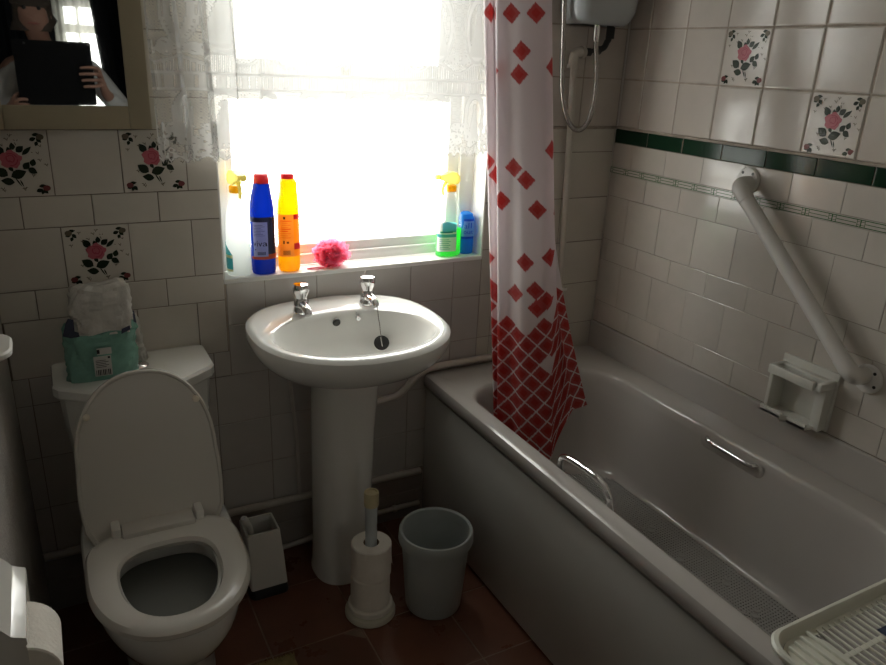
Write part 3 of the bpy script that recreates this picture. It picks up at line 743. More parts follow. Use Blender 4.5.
# ------------------------------------------------------------------ net curtain at the window
def net():
    NX, NZ = 560, 330
    x0, x1, z0, z1 = .515, 1.485, 1.248, 1.93
    xs = np.linspace(0, 1, NX+1); zs = np.linspace(0, 1, NZ+1)
    U, V = np.meshgrid(xs, zs); V = 1-V           # V = 1 at the top
    X = x0+(x1-x0)*U; Z = z0+(z1-z0)*V
    # gathered folds at the left, gentle waves elsewhere
    ga = np.exp(-((U-.13)/.12)**2)
    Y = -.048-.016*ga*np.sin(U*95+2.0*V)-.007*np.sin(U*30+1.5*V)-.012*ga
    X = X+.020*ga*np.sin(U*95+2.0*V+1.2)+.03*(1-V)*np.exp(-(U/.1)**2)*.3
    Pn = np.stack([X, Y, Z], -1)
    # lace: cloth coordinates in metres (s across with fullness, h above the hem)
    s_ = U*(x1-x0)*1.25+.045*np.tanh((U-.15)*7); h = Z-1.262
    rep = .155; sm = (s_ % rep)/rep-.5; hx = sm*rep
    A = np.full_like(U, .23)
    def ring(cx, cz, rx, rz, wd): 
        q = np.sqrt(((hx-cx)/rx)**2+((h-cz)/rz)**2); return np.abs(q-1) < wd
    def blob(cx, cz, rx, rz): return ((hx-cx)/rx)**2+((h-cz)/rz)**2 < 1
    # lower border: cameo arches with a standing figure and flower sprays
    arch = (np.abs(np.sqrt((hx/.038)**2+((h-.108)/.050)**2)-1) < .20) & (h > .10)
    arch |= (np.abs(np.abs(hx)-.038) < .007) & (h > .05) & (h <= .10)
    A = np.where((np.abs(hx) < .036) & (h > .045) & (h < .155), .12, A)
    A = np.where(arch, .88, A)
    fig = blob(0, .125, .008, .010) | ((np.abs(hx) < .006+.020*np.clip((.115-h)/.08, 0, 1)) & (h > .03) & (h < .117))
    A = np.where(fig, .80, A)
    rnd = random.Random(5)
    for k in range(46):
        cx, cz = rnd.uniform(-.0775, .0775), rnd.uniform(.012, .075); r = rnd.uniform(.004, .011)
        if abs(cx) < .028 and cz > .05: continue
        A = np.where(ring(cx, cz, r, r, .38), .85, A)
    # scalloped hem
    sc = .012*np.abs(np.sin(s_/rep*PI*6))
    A = np.where((h < .012) & (np.sin(s_*420) > .2), .85, A); A = np.where(h < sc-.013, 0, A); A = np.where((h >= sc-.013) & (h < sc-.007), .9, A)
    # dashed ribbon band
    A = np.where((h > .160) & (h < .195), .62, A)
    A = np.where((h > .163) & (h < .192) & ((s_ % .018) < .005), .18, A)
    A = np.where((np.abs(h-.159) < .003) | (np.abs(h-.196) < .003), .88, A)
    # vertical stripe band with a scalloped upper limit
    lim = .226+.014*np.cos(sm*2*PI)
    st = (h > .199) & (h < lim)
    A = np.where(st, np.where((s_ % .0058) < .0027, .78, .12), A)
    A = np.where((h >= lim) & (h < lim+.008), .78, A)
    # garland and tall cameo above
    for k in range(60):
        cx = rnd.uniform(-.0775, .0775); cz = .244+.016*math.cos(cx/rep*2*PI)+rnd.uniform(0, .03); r = rnd.uniform(.003, .008)
        A = np.where(ring(cx, cz, r, r, .4), .78, A)
    A = np.where(ring(0, .335, .046, .075, .12), .75, A)
    A = np.where(ring(0, .335, .056, .088, .05), .6, A)
    fig = blob(0, .385, .010, .013) | ((np.abs(hx) < .008+.026*np.clip((.372-h)/.10, 0, 1)) & (h > .262) & (h < .374))
    A = np.where(fig, .62, A)
    for cz in (.45, .56):
        for k in range(30):
            cx = rnd.uniform(-.0775, .0775); z_ = cz+rnd.uniform(-.03, .03); r = rnd.uniform(.004, .010)
            A = np.where(ring(cx, z_, r, r, .4), .75, A)
    # fine net ground
    A = A+.07*np.sign(np.sin(s_*900)*np.sin(h*900))*(A < .4)
    return Pn, np.clip(A, 0, 1)
Pn, A = net()
net_m = cloth_mat('net_lace', None, (.86, .86, .84), (0, 0, 0), .27, alpha_attr='lace', rough=.8, ta=(.60, .60, .59))
nt_t = thing('net_curtain', 'white lace net curtain gathered at the left of the bathroom window', 'net curtain', (1.0, -.05, 1.93))
mb = MB(); mb.grid(Pn); no = mb.build('lace', net_m, nt_t, smooth=80)
at = no.data.attributes.new('lace', 'FLOAT', 'POINT'); at.data.foreach_set('value', A.reshape(-1).astype(np.float32))
mb = MB(); mb.tube([(.50, -.03, 1.935), (1.0, -.032, 1.931), (1.49, -.03, 1.935)], .004, 8)
for x in (.50, 1.49): mb.tube([(x, .002, 1.935), (x, -.03, 1.935)], .003, 8)
mb.build('curtain_wire', white_p, nt_t)

# ------------------------------------------------------------------ mirror
t = thing('wall_mirror', 'framed wall mirror above the toilet, reflecting the person taking the picture', 'mirror', (.345, -.015, 1.326))
MX0, MX1, MZ0, MZ1 = .165, .522, 1.3265, 1.80
IX0, IX1, IZ0, IZ1 = .215, .4735, 1.379, 1.748
mb = MB()
for a in ((MX0, IX0, MZ0, MZ1), (IX1, MX1, MZ0, MZ1), (IX0, IX1, MZ0, IZ0), (IX0, IX1, IZ1, MZ1)): mb.box(a[0], a[1], -.034, -.0005, a[2], a[3], bev=.0022)
fr = mb.build('frame', frame_m, t)
mb = MB(); mb.box(IX0-.004, IX1+.004, -.030, -.026, IZ0-.004, IZ1+.004); mb.build('mirror_glass', mirror_m, t)
mb = MB(); mb.box(MX1-.0005, MX1+.0012, -.033, -.001, MZ0+.001, MZ1-.001); mb.build('edge_strip', frame_e, t)

# ------------------------------------------------------------------ wash basin
bs = thing('wash_basin', 'white oval pedestal wash basin below the window', 'wash basin', (.94, -.25, 0))
def oval(cx, cy, rx, ry, z, back=None, n=72, e=2.15, eb=None):
    r_ = [(a if y <= cy else b) for (a, b, y) in [(p, q_, p[1]) for p, q_ in zip(superell(cx, cy, rx, ry, z, e, n), superell(cx, cy, rx, ry, z, eb or e, n))]]
    if back is not None: r_ = [(x, min(y, back), zz) for x, y, zz in r_]
    return r_
mb = MB()
cx0 = .945
prof = [(.096, .105, -.175, .690), (.112, .118, -.18, .698), (.150, .150, -.20, .712), (.190, .190, -.222, .732), (.225, .222, -.238, .756), (.248, .244, -.246, .782), (.260, .2555, -.250, .805), (.264, .2595, -.252, .826), (.262, .258, -.252, .838), (.254, .250, -.252, .8455), (.243, .239, -.252, .8475)]
rings = [oval(cx0, cy, rx, ry, z, back=-.0015, eb=2.15+max(0, min(1, (z-.70)/.1))*.5) for rx, ry, cy, z in prof]
# deck steps down very slightly, then the bowl
rings += [oval(cx0, -.292, .222, .168, .8425, back=-.02, e=2.1, eb=2.3), oval(cx0, -.292, .217, .162, .838, e=2.1), oval(cx0, -.292, .211, .156, .826, e=2.1), oval(cx0, -.292, .200, .147, .795, e=2.1), oval(cx0, -.290, .180, .130, .762, e=2.05), oval(cx0, -.287, .145, .105, .735, e=2), oval(cx0, -.284, .09, .068, .718, e=2), oval(cx0, -.282, .024, .024, .711, e=2)]
mb.loft(rings, cap0=False, cap1=True)
mb.build('bowl', ceram, bs)
mb = MB()
pr = [(.090, .098, -.15, .0), (.090, .098, -.15, .010), (.086, .094, -.148, .03), (.084, .092, -.148, .12), (.086, .093, -.150, .30), (.088, .097, -.155, .50), (.092, .104, -.165, .64), (.099, .110, -.172, .692)]
mb.loft([superell(.960-.008*(1-z/.69), cy, rx, ry, z, 2.4, 48) for rx, ry, cy, z in pr], True, True)
mb.build('pedestal', ceram, bs)
mb = MB(); mb.lathe([(.0105, 0), (.0115, .003), (.0085, .0045), (.007, .002), (.007, -.002)], (.945, -.1475, .815), 20, axis='y'); mb.build('overflow_hole', black_p, bs)
mb = MB(); mb.lathe([(.0235, 0), (.0235, .0025), (.018, .003), (.012, .001)], (cx0, -.282, .7125), 22); mb.build('waste', chrome, bs)
mb = MB(); mb.tube([(1.006, -.139, .834), (1.006, -.149, .828), (1.006, -.157, .822)], .003, 8); mb.lathe([(.006, -.006), (.006, .006)], (1.006, -.151, .822), 12, axis='y'); mb.build('chain_stay', chrome, bs)

def tap(x, y, label):
    z = .8435
    t = thing('tap', label, 'tap', (x, y, z), 'basin taps')
    mb = MB(); mb.lathe([(.024, 0), (.0245, .004), (.022, .010), (.0205, .022), (.020, .034), (.0165, .040)], (x, y, z), 24)
    bd = mb.build('body', chrome, t)
    mb = MB(); mb.tube([(x, y-.008, z+.026), (x, y-.035, z+.024), (x, y-.056, z+.018), (x, y-.062, z+.011)], [.013, .0125, .0115, .010], 16); mb.build('spout', chrome, t)
    mb = MB()
    rings = []
    for r, zz in ((.014, .038), (.0145, .044), (.019, .054), (.0235, .066), (.0225, .077), (.0195, .0815), (.012, .083)):
        ring = []
        for k in range(40):
            a = 2*PI*k/40; rr = r*(1-.07*(.5+.5*math.cos(5*a))*(1 if .05 < zz < .08 else 0)); ring.append((x+rr*math.cos(a), y+rr*math.sin(a), z+zz))
        rings.append(ring)
    mb.loft(rings); mb.build('handle', chrome, t)
    return t
tap(.857, -.108, 'chrome pillar tap on the basin, the one nearer the toilet')
tap(1.055, -.102, 'chrome pillar tap on the basin with the plug chain hung over it')
t = thing('basin_plug', 'black plug hanging on a fine chain from the basin tap', 'plug', (1.056, -.165, .77))
mb = MB(); pth = [(1.055, -.150, .873), (1.057, -.158, .868), (1.0595, -.163, .85)] + [(1.0595-.0095*k/13+.0005*math.sin(k), -.163-.052*k/13, .85-.066*k/13) for k in range(1, 14)]
mb.tube(pth, .0011, 6)
for p in pth[2:]: mb.lathe([(.0004, -.0018), (.0018, 0), (.0004, .0018)], p, 6)
mb.build('chain', steel, t)
pc, pn = Vector((1.050, -.2185, .764)), Vector((-.30, -.72, .62)).normalized()
mb = MB(); mb.tube([pc-pn*.006, pc-pn*.005, pc, pc+pn*.005, pc+pn*.006], [.016, .0185, .0205, .0215, .018], 28); mb.build('plug_disc', black_r, t)
mb = MB(); mb.tube([pc+pn*.0075+Vector((0, .006, .014)), pc+pn*.009, pc+pn*.0075-Vector((0, .006, .014))], .0018, 8); mb.build('plug_handle', steel, t)

# ------------------------------------------------------------------ toilet
TX = .413
tl = thing('toilet', 'white toilet with its lid raised against the cistern', 'toilet', (TX, -.38, 0))
def dsh(w_, y0, y1, z, ch, cb, cy_=.10):
    """cistern plan: flat back at y1, bowed chamfered front at y0"""
    h = w_/2
    pts = [(-h+.01, y1), (-h, y1-.012), (-h, y0+cy_), (-h+ch*.12, y0+cy_-.022), (-h+ch, y0+.018), (-h+ch+.03, y0+.004), (0, y0), (h-ch-.03, y0+.004), (h-ch, y0+.018), (h-ch*.12, y0+cy_-.022), (h, y0+cy_), (h, y1-.012), (h-.01, y1)]
    return [(TX+.005+x, y, z) for x, y in pts]
mb = MB()
mb.loft([dsh(.290, -.185, -.012, .395, .05, 0, .06), dsh(.300, -.195, -.010, .42, .06, 0, .07), dsh(.318, -.205, -.008, .50, .07, 0, .08), dsh(.345, -.222, -.006, .64, .085, 0, .085), dsh(.352, -.228, -.006, .716, .088, 0, .088)])
mb.build('cistern', ceram, tl, smooth=25)
mb = MB()
mb.loft([dsh(.352, -.230, -.006, .714, .088, 0), dsh(.372, -.243, -.004, .716, .092, 0), dsh(.376, -.246, -.003, .722, .094, 0), dsh(.376, -.246, -.003, .742, .094, 0), dsh(.370, -.241, -.004, .7485, .092, 0), dsh(.35, -.225, -.01, .7515, .088, 0)])
mb.build('cistern_lid', ceram, tl, smooth=25)
mb = MB(); mb.lathe([(.024, 0), (.025, .004), (.020, .009), (.012, .0105), (.010, .009), (.003, .0092)], (.427, -.108, .7515), 28); mb.build('flush_button', chrome, tl)
# pan: outer shell lofted from the foot up to the rim, then down inside
def egg(cx, y0, y1, hw, z, n=64, eb=2.9):
    """egg outline: y0 front (rounder, narrow), y1 back"""
    cy = y1+(y0-y1)*.42; out = []
    for k in range(n):
        a = 2*PI*k/n; c, s_ = math.cos(a), math.sin(a)
        ry = (y1-cy) if s_ > 0 else (cy-y0)
        ee = eb if s_ > 0 else 2.15
        out.append((cx+hw*math.copysign(abs(c)**(2/ee), c), cy+ry*math.copysign(abs(s_)**(2/ee), s_), z))
    return out
mb = MB()
mb.loft([egg(TX, -.555, -.09, .105, 0), egg(TX, -.555, -.09, .105, .02), egg(TX, -.54, -.09, .096, .05), egg(TX, -.535, -.09, .092, .12), egg(TX, -.56, -.09, .104, .18), egg(TX, -.618, -.09, .136, .235), egg(TX, -.672, -.09, .158, .285), egg(TX, -.704, -.09, .168, .330), egg(TX, -.716, -.09, .172, .365), egg(TX, -.718, -.09, .172, .395), egg(TX, -.714, -.092, .170, .405), egg(TX, -.708, -.095, .166, .409),
         egg(TX, -.660, -.355, .106, .409), egg(TX, -.655, -.36, .102, .404), egg(TX, -.655, -.36, .102, .378), egg(TX, -.660, -.35, .108, .370), egg(TX, -.666, -.343, .118, .360), egg(TX, -.655, -.345, .114, .31), egg(TX, -.62, -.365, .094, .265), egg(TX, -.57, -.39, .066, .235), egg(TX, -.52, -.41, .04, .222)], True, True)
mb.build('pan', ceram, tl)
water_shade = mat('water_shade_grey', (.17, .175, .165), .04, spec=.5)  # raised grey water sheet, coloured to stand in for the shade inside the bowl
mb = MB(); mb.loft([egg(TX, -.605, -.365, .092, .2765)], True, False)
mb = MB(); ring = egg(TX, -.658, -.347, .1135, .338); mb.add(ring, [list(range(len(ring)))]); mb.build('water_shade', water_shade, tl)
mb = MB()
mb.loft([egg(TX, -.726, -.345, .166, .4125, eb=4.2), egg(TX, -.731, -.342, .170, .418, eb=4.2), egg(TX, -.730, -.343, .169, .428, eb=4.2), egg(TX, -.722, -.350, .163, .436, eb=4.2), egg(TX, -.706, -.365, .148, .4395, eb=4.2), egg(TX, -.690, -.400, .122, .4385), egg(TX, -.681, -.418, .108, .434), egg(TX, -.678, -.423, .103, .425), egg(TX, -.681, -.419, .105, .4145)], False, False)
mb.build('seat', seat_m, tl)
mb = MB(); mb.box(TX-.082, TX+.082, -.385, -.330, .426, .452, bev=.006); mb.build('hinge_bar', seat_m, tl)
for sx in (-1, 1):
    mb = MB(); mb.box(TX+sx*.094-.010, TX+sx*.094+.010, -.374, -.328, .408, .462, bev=.005); mb.build('hinge', white_p, tl)
# lid: leaning back on the cistern; modelled flat then rotated about the hinge line
lid_a = R(13)
def lidp(x, l, n):
    """x across, l along the lid from the hinge, n towards the room"""
    y = -.338+l*math.sin(lid_a)-n*math.cos(lid_a); z = .420+l*math.cos(lid_a)+n*math.sin(lid_a)
    return (TX+x, y, z)
def lidring(k, n, hw=.158, L=.392):
    out = []
    pts = []
    h = hw-k
    pts += [(-h+.05, -.022+k), (-h+.015, -.010+k), (-h, .025+k*.4)]
    for q in range(1, 8): pts.append((-h-.004*math.sin(PI*q/8), .025+.155*q/8))
    for q in range(25):
        a = PI-PI*q/24; c, s_ = math.cos(a), math.sin(a)
        pts.append((h*math.copysign(abs(c)**(2/2.2), c), .180+(L-k-.180)*abs(s_)**(2/2.2)))
    for q in range(7, 0, -1): pts.append((h+.004*math.sin(PI*q/8), .025+.155*q/8))
    pts += [(h, .025+k*.4), (h-.015, -.010+k), (h-.05, -.022+k)]
    return [lidp(x, l, n) for x, l in pts]
mb = MB()
mb.loft([lidring(.012, -.012), lidring(.003, -.009), lidring(0, -.003), lidring(0, .006), lidring(.003, .009), lidring(.007, .0085), lidring(.010, .005), lidring(.03, .004)], True, True)
lid = mb.build('lid', seat_m, tl); bump_m = mat('bumper_rubber', (.72, .66, .55), .5)
for x, l in ((-.121, .300), (.121, .302)):
    mb = MB(); c_ = Vector(lidp(x, l, .004)); nrm = Vector(lidp(x, l, 1))-Vector(lidp(x, l, 0))
    mb.tube([c_, c_+nrm*.007, c_+nrm*.009], [.0085, .008, .005], 14); mb.build('bumper', bump_m, lid)

# ------------------------------------------------------------------ pack of toilet paper on the cistern
pk = thing('toilet_roll_pack', 'opened plastic pack of toilet rolls standing on the cistern', 'toilet paper pack', (.35, -.11, .7515))
green_f = mat('green_plastic_film', (.20, .40, .33), .22, var=.35, vscale=14, bump=.5, bscale=28, transl=(.15, (.2, .4, .3)))
clear_f = mat('crumpled_clear_film', (.62, .60, .55), .12, var=.25, vscale=26, bump=1.0, bscale=34, transl=(.25, (.5, .5, .5)))
def bag(z0, z1, w0, w1, d0, d1, xo0, xo1, seed, nz=18, n=56, amp=.010, ee=3.2, cy=-.118):
    rings = []
    for i in range(nz+1):
        t_ = i/nz; z_ = z0+(z1-z0)*t_; hw = (w0+(w1-w0)*t_)/2; hd = (d0+(d1-d0)*t_)/2; xo = xo0+(xo1-xo0)*t_
        ring = superell(xo, cy, hw, hd, z_, ee, n)
        out = []
        for x, y, zz in ring:
            nn = noise.noise((x*28+seed, y*28, zz*22))*amp+abs(noise.noise((x*70+seed, y*70, zz*55)))*amp*.7
            dx, dy = x-xo, y-cy; l_ = math.hypot(dx, dy)+1e-6
            out.append((x+dx/l_*nn, min(y+dy/l_*nn, -.008), zz+(noise.noise((x*30, y*30, seed))*.012 if i == nz else 0)))
        rings.append(out)
    return rings
mb = MB(); mb.loft(bag(.752, .872, .150, .160, .10, .11, .343, .350, 1.0)); mb.build('wrapper', green_f, pk, smooth=22)
mb = MB(); rr_ = bag(.868, .974, .140, .116, .104, .066, .352, .364, 4.0, amp=.013, ee=5.0); rr_ += [[(.364+(x-.364)*.72, -.118+(y+.118)*.5, z_+.007) for x, y, z_ in rr_[-1]]]
mb.loft(rr_); mb.build('clear_film', clear_f, pk, smooth=14)
mb = MB(); mb.loft(bag(.752, .872, .056, .036, .055, .05, .428, .418, 8.0, amp=.010, cy=-.052)); mb.build('film_flap', clear_f, pk, smooth=14)
navy = mat('navy_print', (.03, .035, .07), .3)
mb = MB()
def onbag(x, z_, y=-.181): return (x, y, z_)
mb.add([(.268, -.168, .876), (.284, -.176, .872), (.303, -.178, .874), (.302, -.176, .884), (.294, -.174, .887), (.295, -.172, .915), (.284, -.168, .918), (.278, -.160, .905)], [list(range(8))])
mb.build('navy_print', navy, pk); mb = MB()
mb.add([(.392, -.176, .868), (.414, -.168, .874), (.413, -.167, .884), (.394, -.174, .880)], [(0, 1, 2, 3)])
mb.build('navy_print', navy, pk); mb = MB()
mb.add([(.424, -.150, .886), (.431, -.142, .880), (.428, -.146, .913), (.424, -.150, .915)], [(0, 1, 2, 3)])
mb.build('navy_print', navy, pk)
lab = mat('white_sticker', (.50, .50, .47), .4); ink = mat('black_ink', (.02, .02, .022), .4)
mb = MB(); mb.box(.325, .363, -.1860, -.1852, .772, .822, m=lab); mb.box(.334, .366, -.1862, -.1852, .826, .842, m=lab)
mb.box(.334, .340, -.1868, -.1861, .829, .839, m=ink); mb.box(.356, .361, -.1868, -.1859, .815, .820, m=ink)
for k in range(9): mb.box(.3275+k*.0037, .3275+k*.0037+(.0022 if k % 3 else .0012), -.1868, -.1859, .774, .788, m=ink)
for k in range(5): mb.box(.329, .329+.022+.006*(k % 2), -.1864, -.1859, .794+k*.0042, .7953+k*.0042, m=ink)
mb.build('barcode_label', lab, pk)

# ------------------------------------------------------------------ toilet brush holder
t = thing('toilet_brush_holder', 'square white brush holder on the floor between toilet and pedestal', 'brush holder', (.71, -.15, 0))
mb = MB()
def sq(x0, x1, y0, y1, z_, r=.006): return rrect(x0, x1, y0, y1, r, z_, 4)
mb.loft([sq(.657, .765, -.200, -.098, .033), sq(.655, .757, -.200, -.102, .14), sq(.652, .748, -.200, -.108, .226), sq(.657, .743, -.195, -.113, .226), sq(.662, .752, -.192, -.108, .05)], True, True)
mb.build('holder', white_p, t, smooth=25)
mb = MB(); mb.loft([sq(.655, .770, -.203, -.096, 0, .02), sq(.655, .770, -.203, -.096, .014, .02), sq(.662, .762, -.195, -.103, .0335)]); mb.build('base', black_p, t)
mb = MB(); mb.tube(catmull([(.690, -.150, .06), (.672, -.158, .215), (.660, -.168, .250), (.650, -.175, .275)], 4), [.0085]*4+[.0085]*4+[.011]*4+[.007], 12); mb.build('brush_handle', white_p, t)

# ------------------------------------------------------------------ toilet roll stand and its rolls
cx, cy = .953, -.385
t = thing('toilet_roll_stand', 'cream floor stand with a blue grey pole threaded through toilet rolls', 'toilet roll stand', (cx, cy, 0))
mb = MB(); mb.lathe([(.070, 0), (.073, .004), (.073, .012), (.070, .018), (.064, .021), (.01, .022)], (cx, cy, 0), 40); mb.build('base', cream_p, t)
pole_m = mat('blue_grey_plastic', (.52, .57, .59), .35)
mb = MB(); mb.lathe([(.0165, .02), (.0165, .365), (.012, .37)], (cx, cy, 0), 24); mb.build('pole', pole_m, t)
yel = mat('yellowed_plastic', (.62, .55, .34), .4)
mb = MB(); mb.lathe([(.0195, .362), (.0205, .366), (.0205, .400), (.0195, .405), (.015, .4055), (.013, .402), (.004, .401)], (cx, cy, 0), 28); mb.build('cap', yel, t)
def roll(c, z0, h, r, name, label, core=.0215, axis='z', grp='rolls on the floor stand', dx=0):
    o = thing(name, label, 'toilet roll', (c[0]+dx, c[1], z0), grp)
    mb = MB(); prof = [(core+.001, 0), (r-.003, 0), (r, .003), (r, h-.003), (r-.003, h), (core+.001, h)]
    mb.lathe(prof+[prof[0]], (c[0]+dx, c[1], z0), 40, cap0=False, cap1=False); mb.build('paper', paper_m, o)
    mb = MB(); mb.lathe([(core, .001), (core, h-.001), (core+.001, h-.001), (core+.001, .001), (core, .001)], (c[0]+dx, c[1], z0), 28, cap0=False, cap1=False); mb.build('cardboard_core', card_m, o)
    return o
roll((cx, cy), .0225, .020, .064, 'toilet_roll', 'flattened lowest toilet roll at the foot of the floor stand', core=.018)
roll((cx, cy), .0427, .098, .0560, 'toilet_roll', 'lower tall toilet roll on the floor stand', core=.0185, dx=-.001)
rl = roll((cx, cy), .1410, .100, .0568, 'toilet_roll', 'topmost toilet roll on the floor stand, with a torn loose end', core=.0215, dx=.001)
mb = MB(); mb.loft([[(1.0095, cy-.012, .232), (1.0105, cy+.012, .232)], [(1.0115, cy-.012, .19), (1.013, cy+.012, .19)], [(1.014, cy-.014, .158), (1.014, cy+.010, .150)], [(1.020, cy-.016, .146), (1.022, cy+.006, .143)]], False, False, closed=False)
mb.build('loose_sheet', paper_m, rl)

# ------------------------------------------------------------------ bin
cx, cy = 1.136, -.428
t = thing('waste_bin', 'pale grey plastic waste bin beside the bath panel', 'bin', (cx, cy, 0))
mb = MB(); mb.lathe([(.072, 0), (.0795, .003), (.082, .01), (.097, .215), (.0985, .232), (.0955, .232), (.094, .215), (.079, .012), (.072, .008), (.004, .008)], (cx, cy, 0), 56)
bn = mb.build('bucket', bin_m, t)
mb = MB(); mb.lathe([(.097, .226), (.1065, .227), (.1075, .231), (.1065, .255), (.104, .261), (.100, .2625), (.096, .259), (.0945, .242), (.095, .226), (.097, .226)], (cx, cy, 0), 56, cap0=False, cap1=False); mb.build('rim', bin_m, t)

# ------------------------------------------------------------------ grab rail
t = thing('grab_rail', 'white grab rail fixed slanting across the bath wall tiles', 'grab rail', (1.994, -.8, 1.02))
A_, B_ = Vector((1.993, -.570, 1.238)), Vector((1.993, -1.026, .828))
dd = (B_-A_).normalized(); off = Vector((-.052, 0, 0))
p0, p1 = A_+dd*.012, B_-dd*.012
pth = [p0+off*.1, p0+off*.55]
for k in range(1, 8):
    a = PI/2*k/8; pth.append(p0+off*.55+off.normalized()*.024*math.sin(a)+dd*.024*(1-math.cos(a)))
pth += [p0+off*.55+off.normalized()*.024+dd*.024]
q0 = p1+off*.55+off.normalized()*.024-dd*.024
arm0 = pth[-1]
mb = MB(); mb.tube([arm0+dd*.02, arm0.lerp(q0, .5), q0-dd*.02], .0200, 20); mb.build('bar', rail_m, t)
for sgn, c_, pts in ((1, A_, pth), (-1, B_, None)):
    if pts is None:
        pts = [p1+off*.1, p1+off*.55]
        for k in range(1, 8):
            a = PI/2*k/8; pts.append(p1+off*.55+off.normalized()*.024*math.sin(a)-dd*.024*(1-math.cos(a)))
        pts += [q0]
    mb = MB(); mb.tube(pts+[pts[-1]+sgn*dd*.03], .0215, 20); el = mb.build('elbow', rail_m, t)
    mb = MB(); mb.lathe([(.036, 0), (.037, -.003), (.034, -.008), (.02, -.010)], tuple(c_), 32, axis='x'); fl_ = mb.build('flange', rail_m, t)
    for a in (50, 130) if sgn > 0 else (-30, 50):
        mb = MB(); q = Vector((c_.x-.009, c_.y-.026*math.cos(R(a)), c_.z+.026*math.sin(R(a))))
        mb.lathe([(.0042, 0), (.0042, -.001), (.001, -.0012)], tuple(q), 12, axis='x'); mb.build('screw', black_p, fl_)

# ------------------------------------------------------------------ soap rack under the rail
t = thing('soap_rack', 'white plastic soap rack on the tiles at the foot of the grab rail', 'soap rack', (1.99, -.875, .65))
sr_m = mat('soap_rack_plastic', (.58, .575, .53), .4, var=.06, vscale=25)
YA, YBk = -.795, -.960
mb = MB(); mb.box(1.984, 1.9935, YBk, YA, .648, .812, bev=.003); mb.build('back_plate', sr_m, t)
mb = MB()
mb.box(1.918, 1.930, YBk+.022, YA-.008, .768, .794, bev=.004)                       # front lip of the upper shelf
for y in (YA-.018, YBk+.004): mb.box(1.925, 1.99, y, y+.014, .770, .792, bev=.004)
mb.box(1.965, 1.99, YBk+.01, YA-.01, .772, .790, bev=.003)
mb.build('upper_shelf', sr_m, t)
mb = MB(); mb.box(1.93, 1.988, YA-.020, YA-.008, .662, .772, bev=.003); mb.build('side_wall', sr_m, t)
mb = MB(); mb.box(1.955, 1.988, YBk+.006, YBk+.034, .652, .772, bev=.003); mb.build('side_wall', sr_m, t)
mb = MB()
pts = [(1.925, YA-.004), (1.925, YA-.070), (1.908, YA-.078), (1.925, YA-.088), (1.925, YBk+.022), (1.99, YBk+.012), (1.99, YA-.004)]
mb.loft([[(x, y, .656) for x, y in pts], [(x, y, .662) for x, y in pts]])
for (a, b) in zip(pts[:4], pts[1:5]):
    mb.loft([[(a[0], a[1], .656), (a[0]+.006, a[1], .656), (b[0]+.006, b[1], .656), (b[0], b[1], .656)], [(a[0], a[1], .673), (a[0]+.006, a[1], .673), (b[0]+.006, b[1], .673), (b[0], b[1], .673)]])
mb.build('lower_tray', sr_m, t, smooth=20)

# ------------------------------------------------------------------ things on the window sill
ZS = WZ0+.0003
def bottle_rings(cx, cy, secs, e=2.4, n=40): return [superell(cx+dx, cy, rx, ry, ZS+z_, e, n) for (z_, rx, ry, dx) in secs]
def wrap(cx, cy, rx, ry, a0, s_, z_, e=2.4, lift=.0006):
    a = R(a0)+s_/((rx+ry)/2); c, sn = math.cos(a), math.sin(a)
    return (cx+(rx+lift)*math.copysign(abs(c)**(2/e), c), cy+(ry+lift)*math.copysign(abs(sn)**(2/e), sn), z_)
def band(mb, cx, cy, rx, ry, a0, s0, s1, z0, z1, m, e=2.4, lift=.0006, n=14, top=None):
    Pn = np.zeros((3 if top else 2, n+1, 3))
    for j in range(n+1):
        s_ = s0+(s1-s0)*j/n
        zt = z1 if not top else z0+(z1-z0)*top(j/n)
        for i in range(Pn.shape[0]): Pn[i, j] = wrap(cx, cy, rx, ry, a0, s_, z0+(zt-z0)*i/(Pn.shape[0]-1), e, lift)
    mb.grid(Pn, m)
def letters(mb, txt, size, cx, cy, rx, ry, a0, sc, zc, m, e=2.4, lift=.0011, rot=False):
    vs, fs = text_polys(txt, size)
    if rot: vs = [(-y, x) for x, y in vs]
    mb.add([wrap(cx, cy, rx, ry, a0, sc+x, zc+y, e, lift) for x, y in vs], fs, m)
red_p = mat('red_cap_plastic', (.55, .025, .035), .35, transl=(.25, (.8, .05, .05)))
blue_p = mat('blue_bottle_plastic', (.008, .04, .26), .22, transl=(.55, (.015, .12, .55)))
yel_p = mat('yellow_bottle_plastic', (.80, .48, .01), .25, transl=(.6, (1.0, .66, .0)))
lab_g = mat('grey_label', (.66, .68, .70), .45, transl=(.4, (.7, .72, .75)))
lab_n = mat('navy_label', (.02, .022, .06), .4); lab_o = mat('orange_label', (.68, .38, .10), .45, transl=(.4, (.85, .52, .16)))
lab_or = mat('orange_red_print', (.60, .10, .02), .4, transl=(.3, (.8, .15, .03)))
white_t = mat('white_translucent_plastic', (.80, .81, .78), .25, transl=(.8, (.95, .97, .94)))
yel_c = mat('yellow_cap_plastic', (.75, .42, .01), .3, transl=(.4, (.95, .65, .02)))
teal_l = mat('teal_label', (.03, .25, .27), .4, transl=(.35, (.05, .4, .42))); cream_l = mat('cream_label', (.62, .58, .32), .4)
A0 = -104
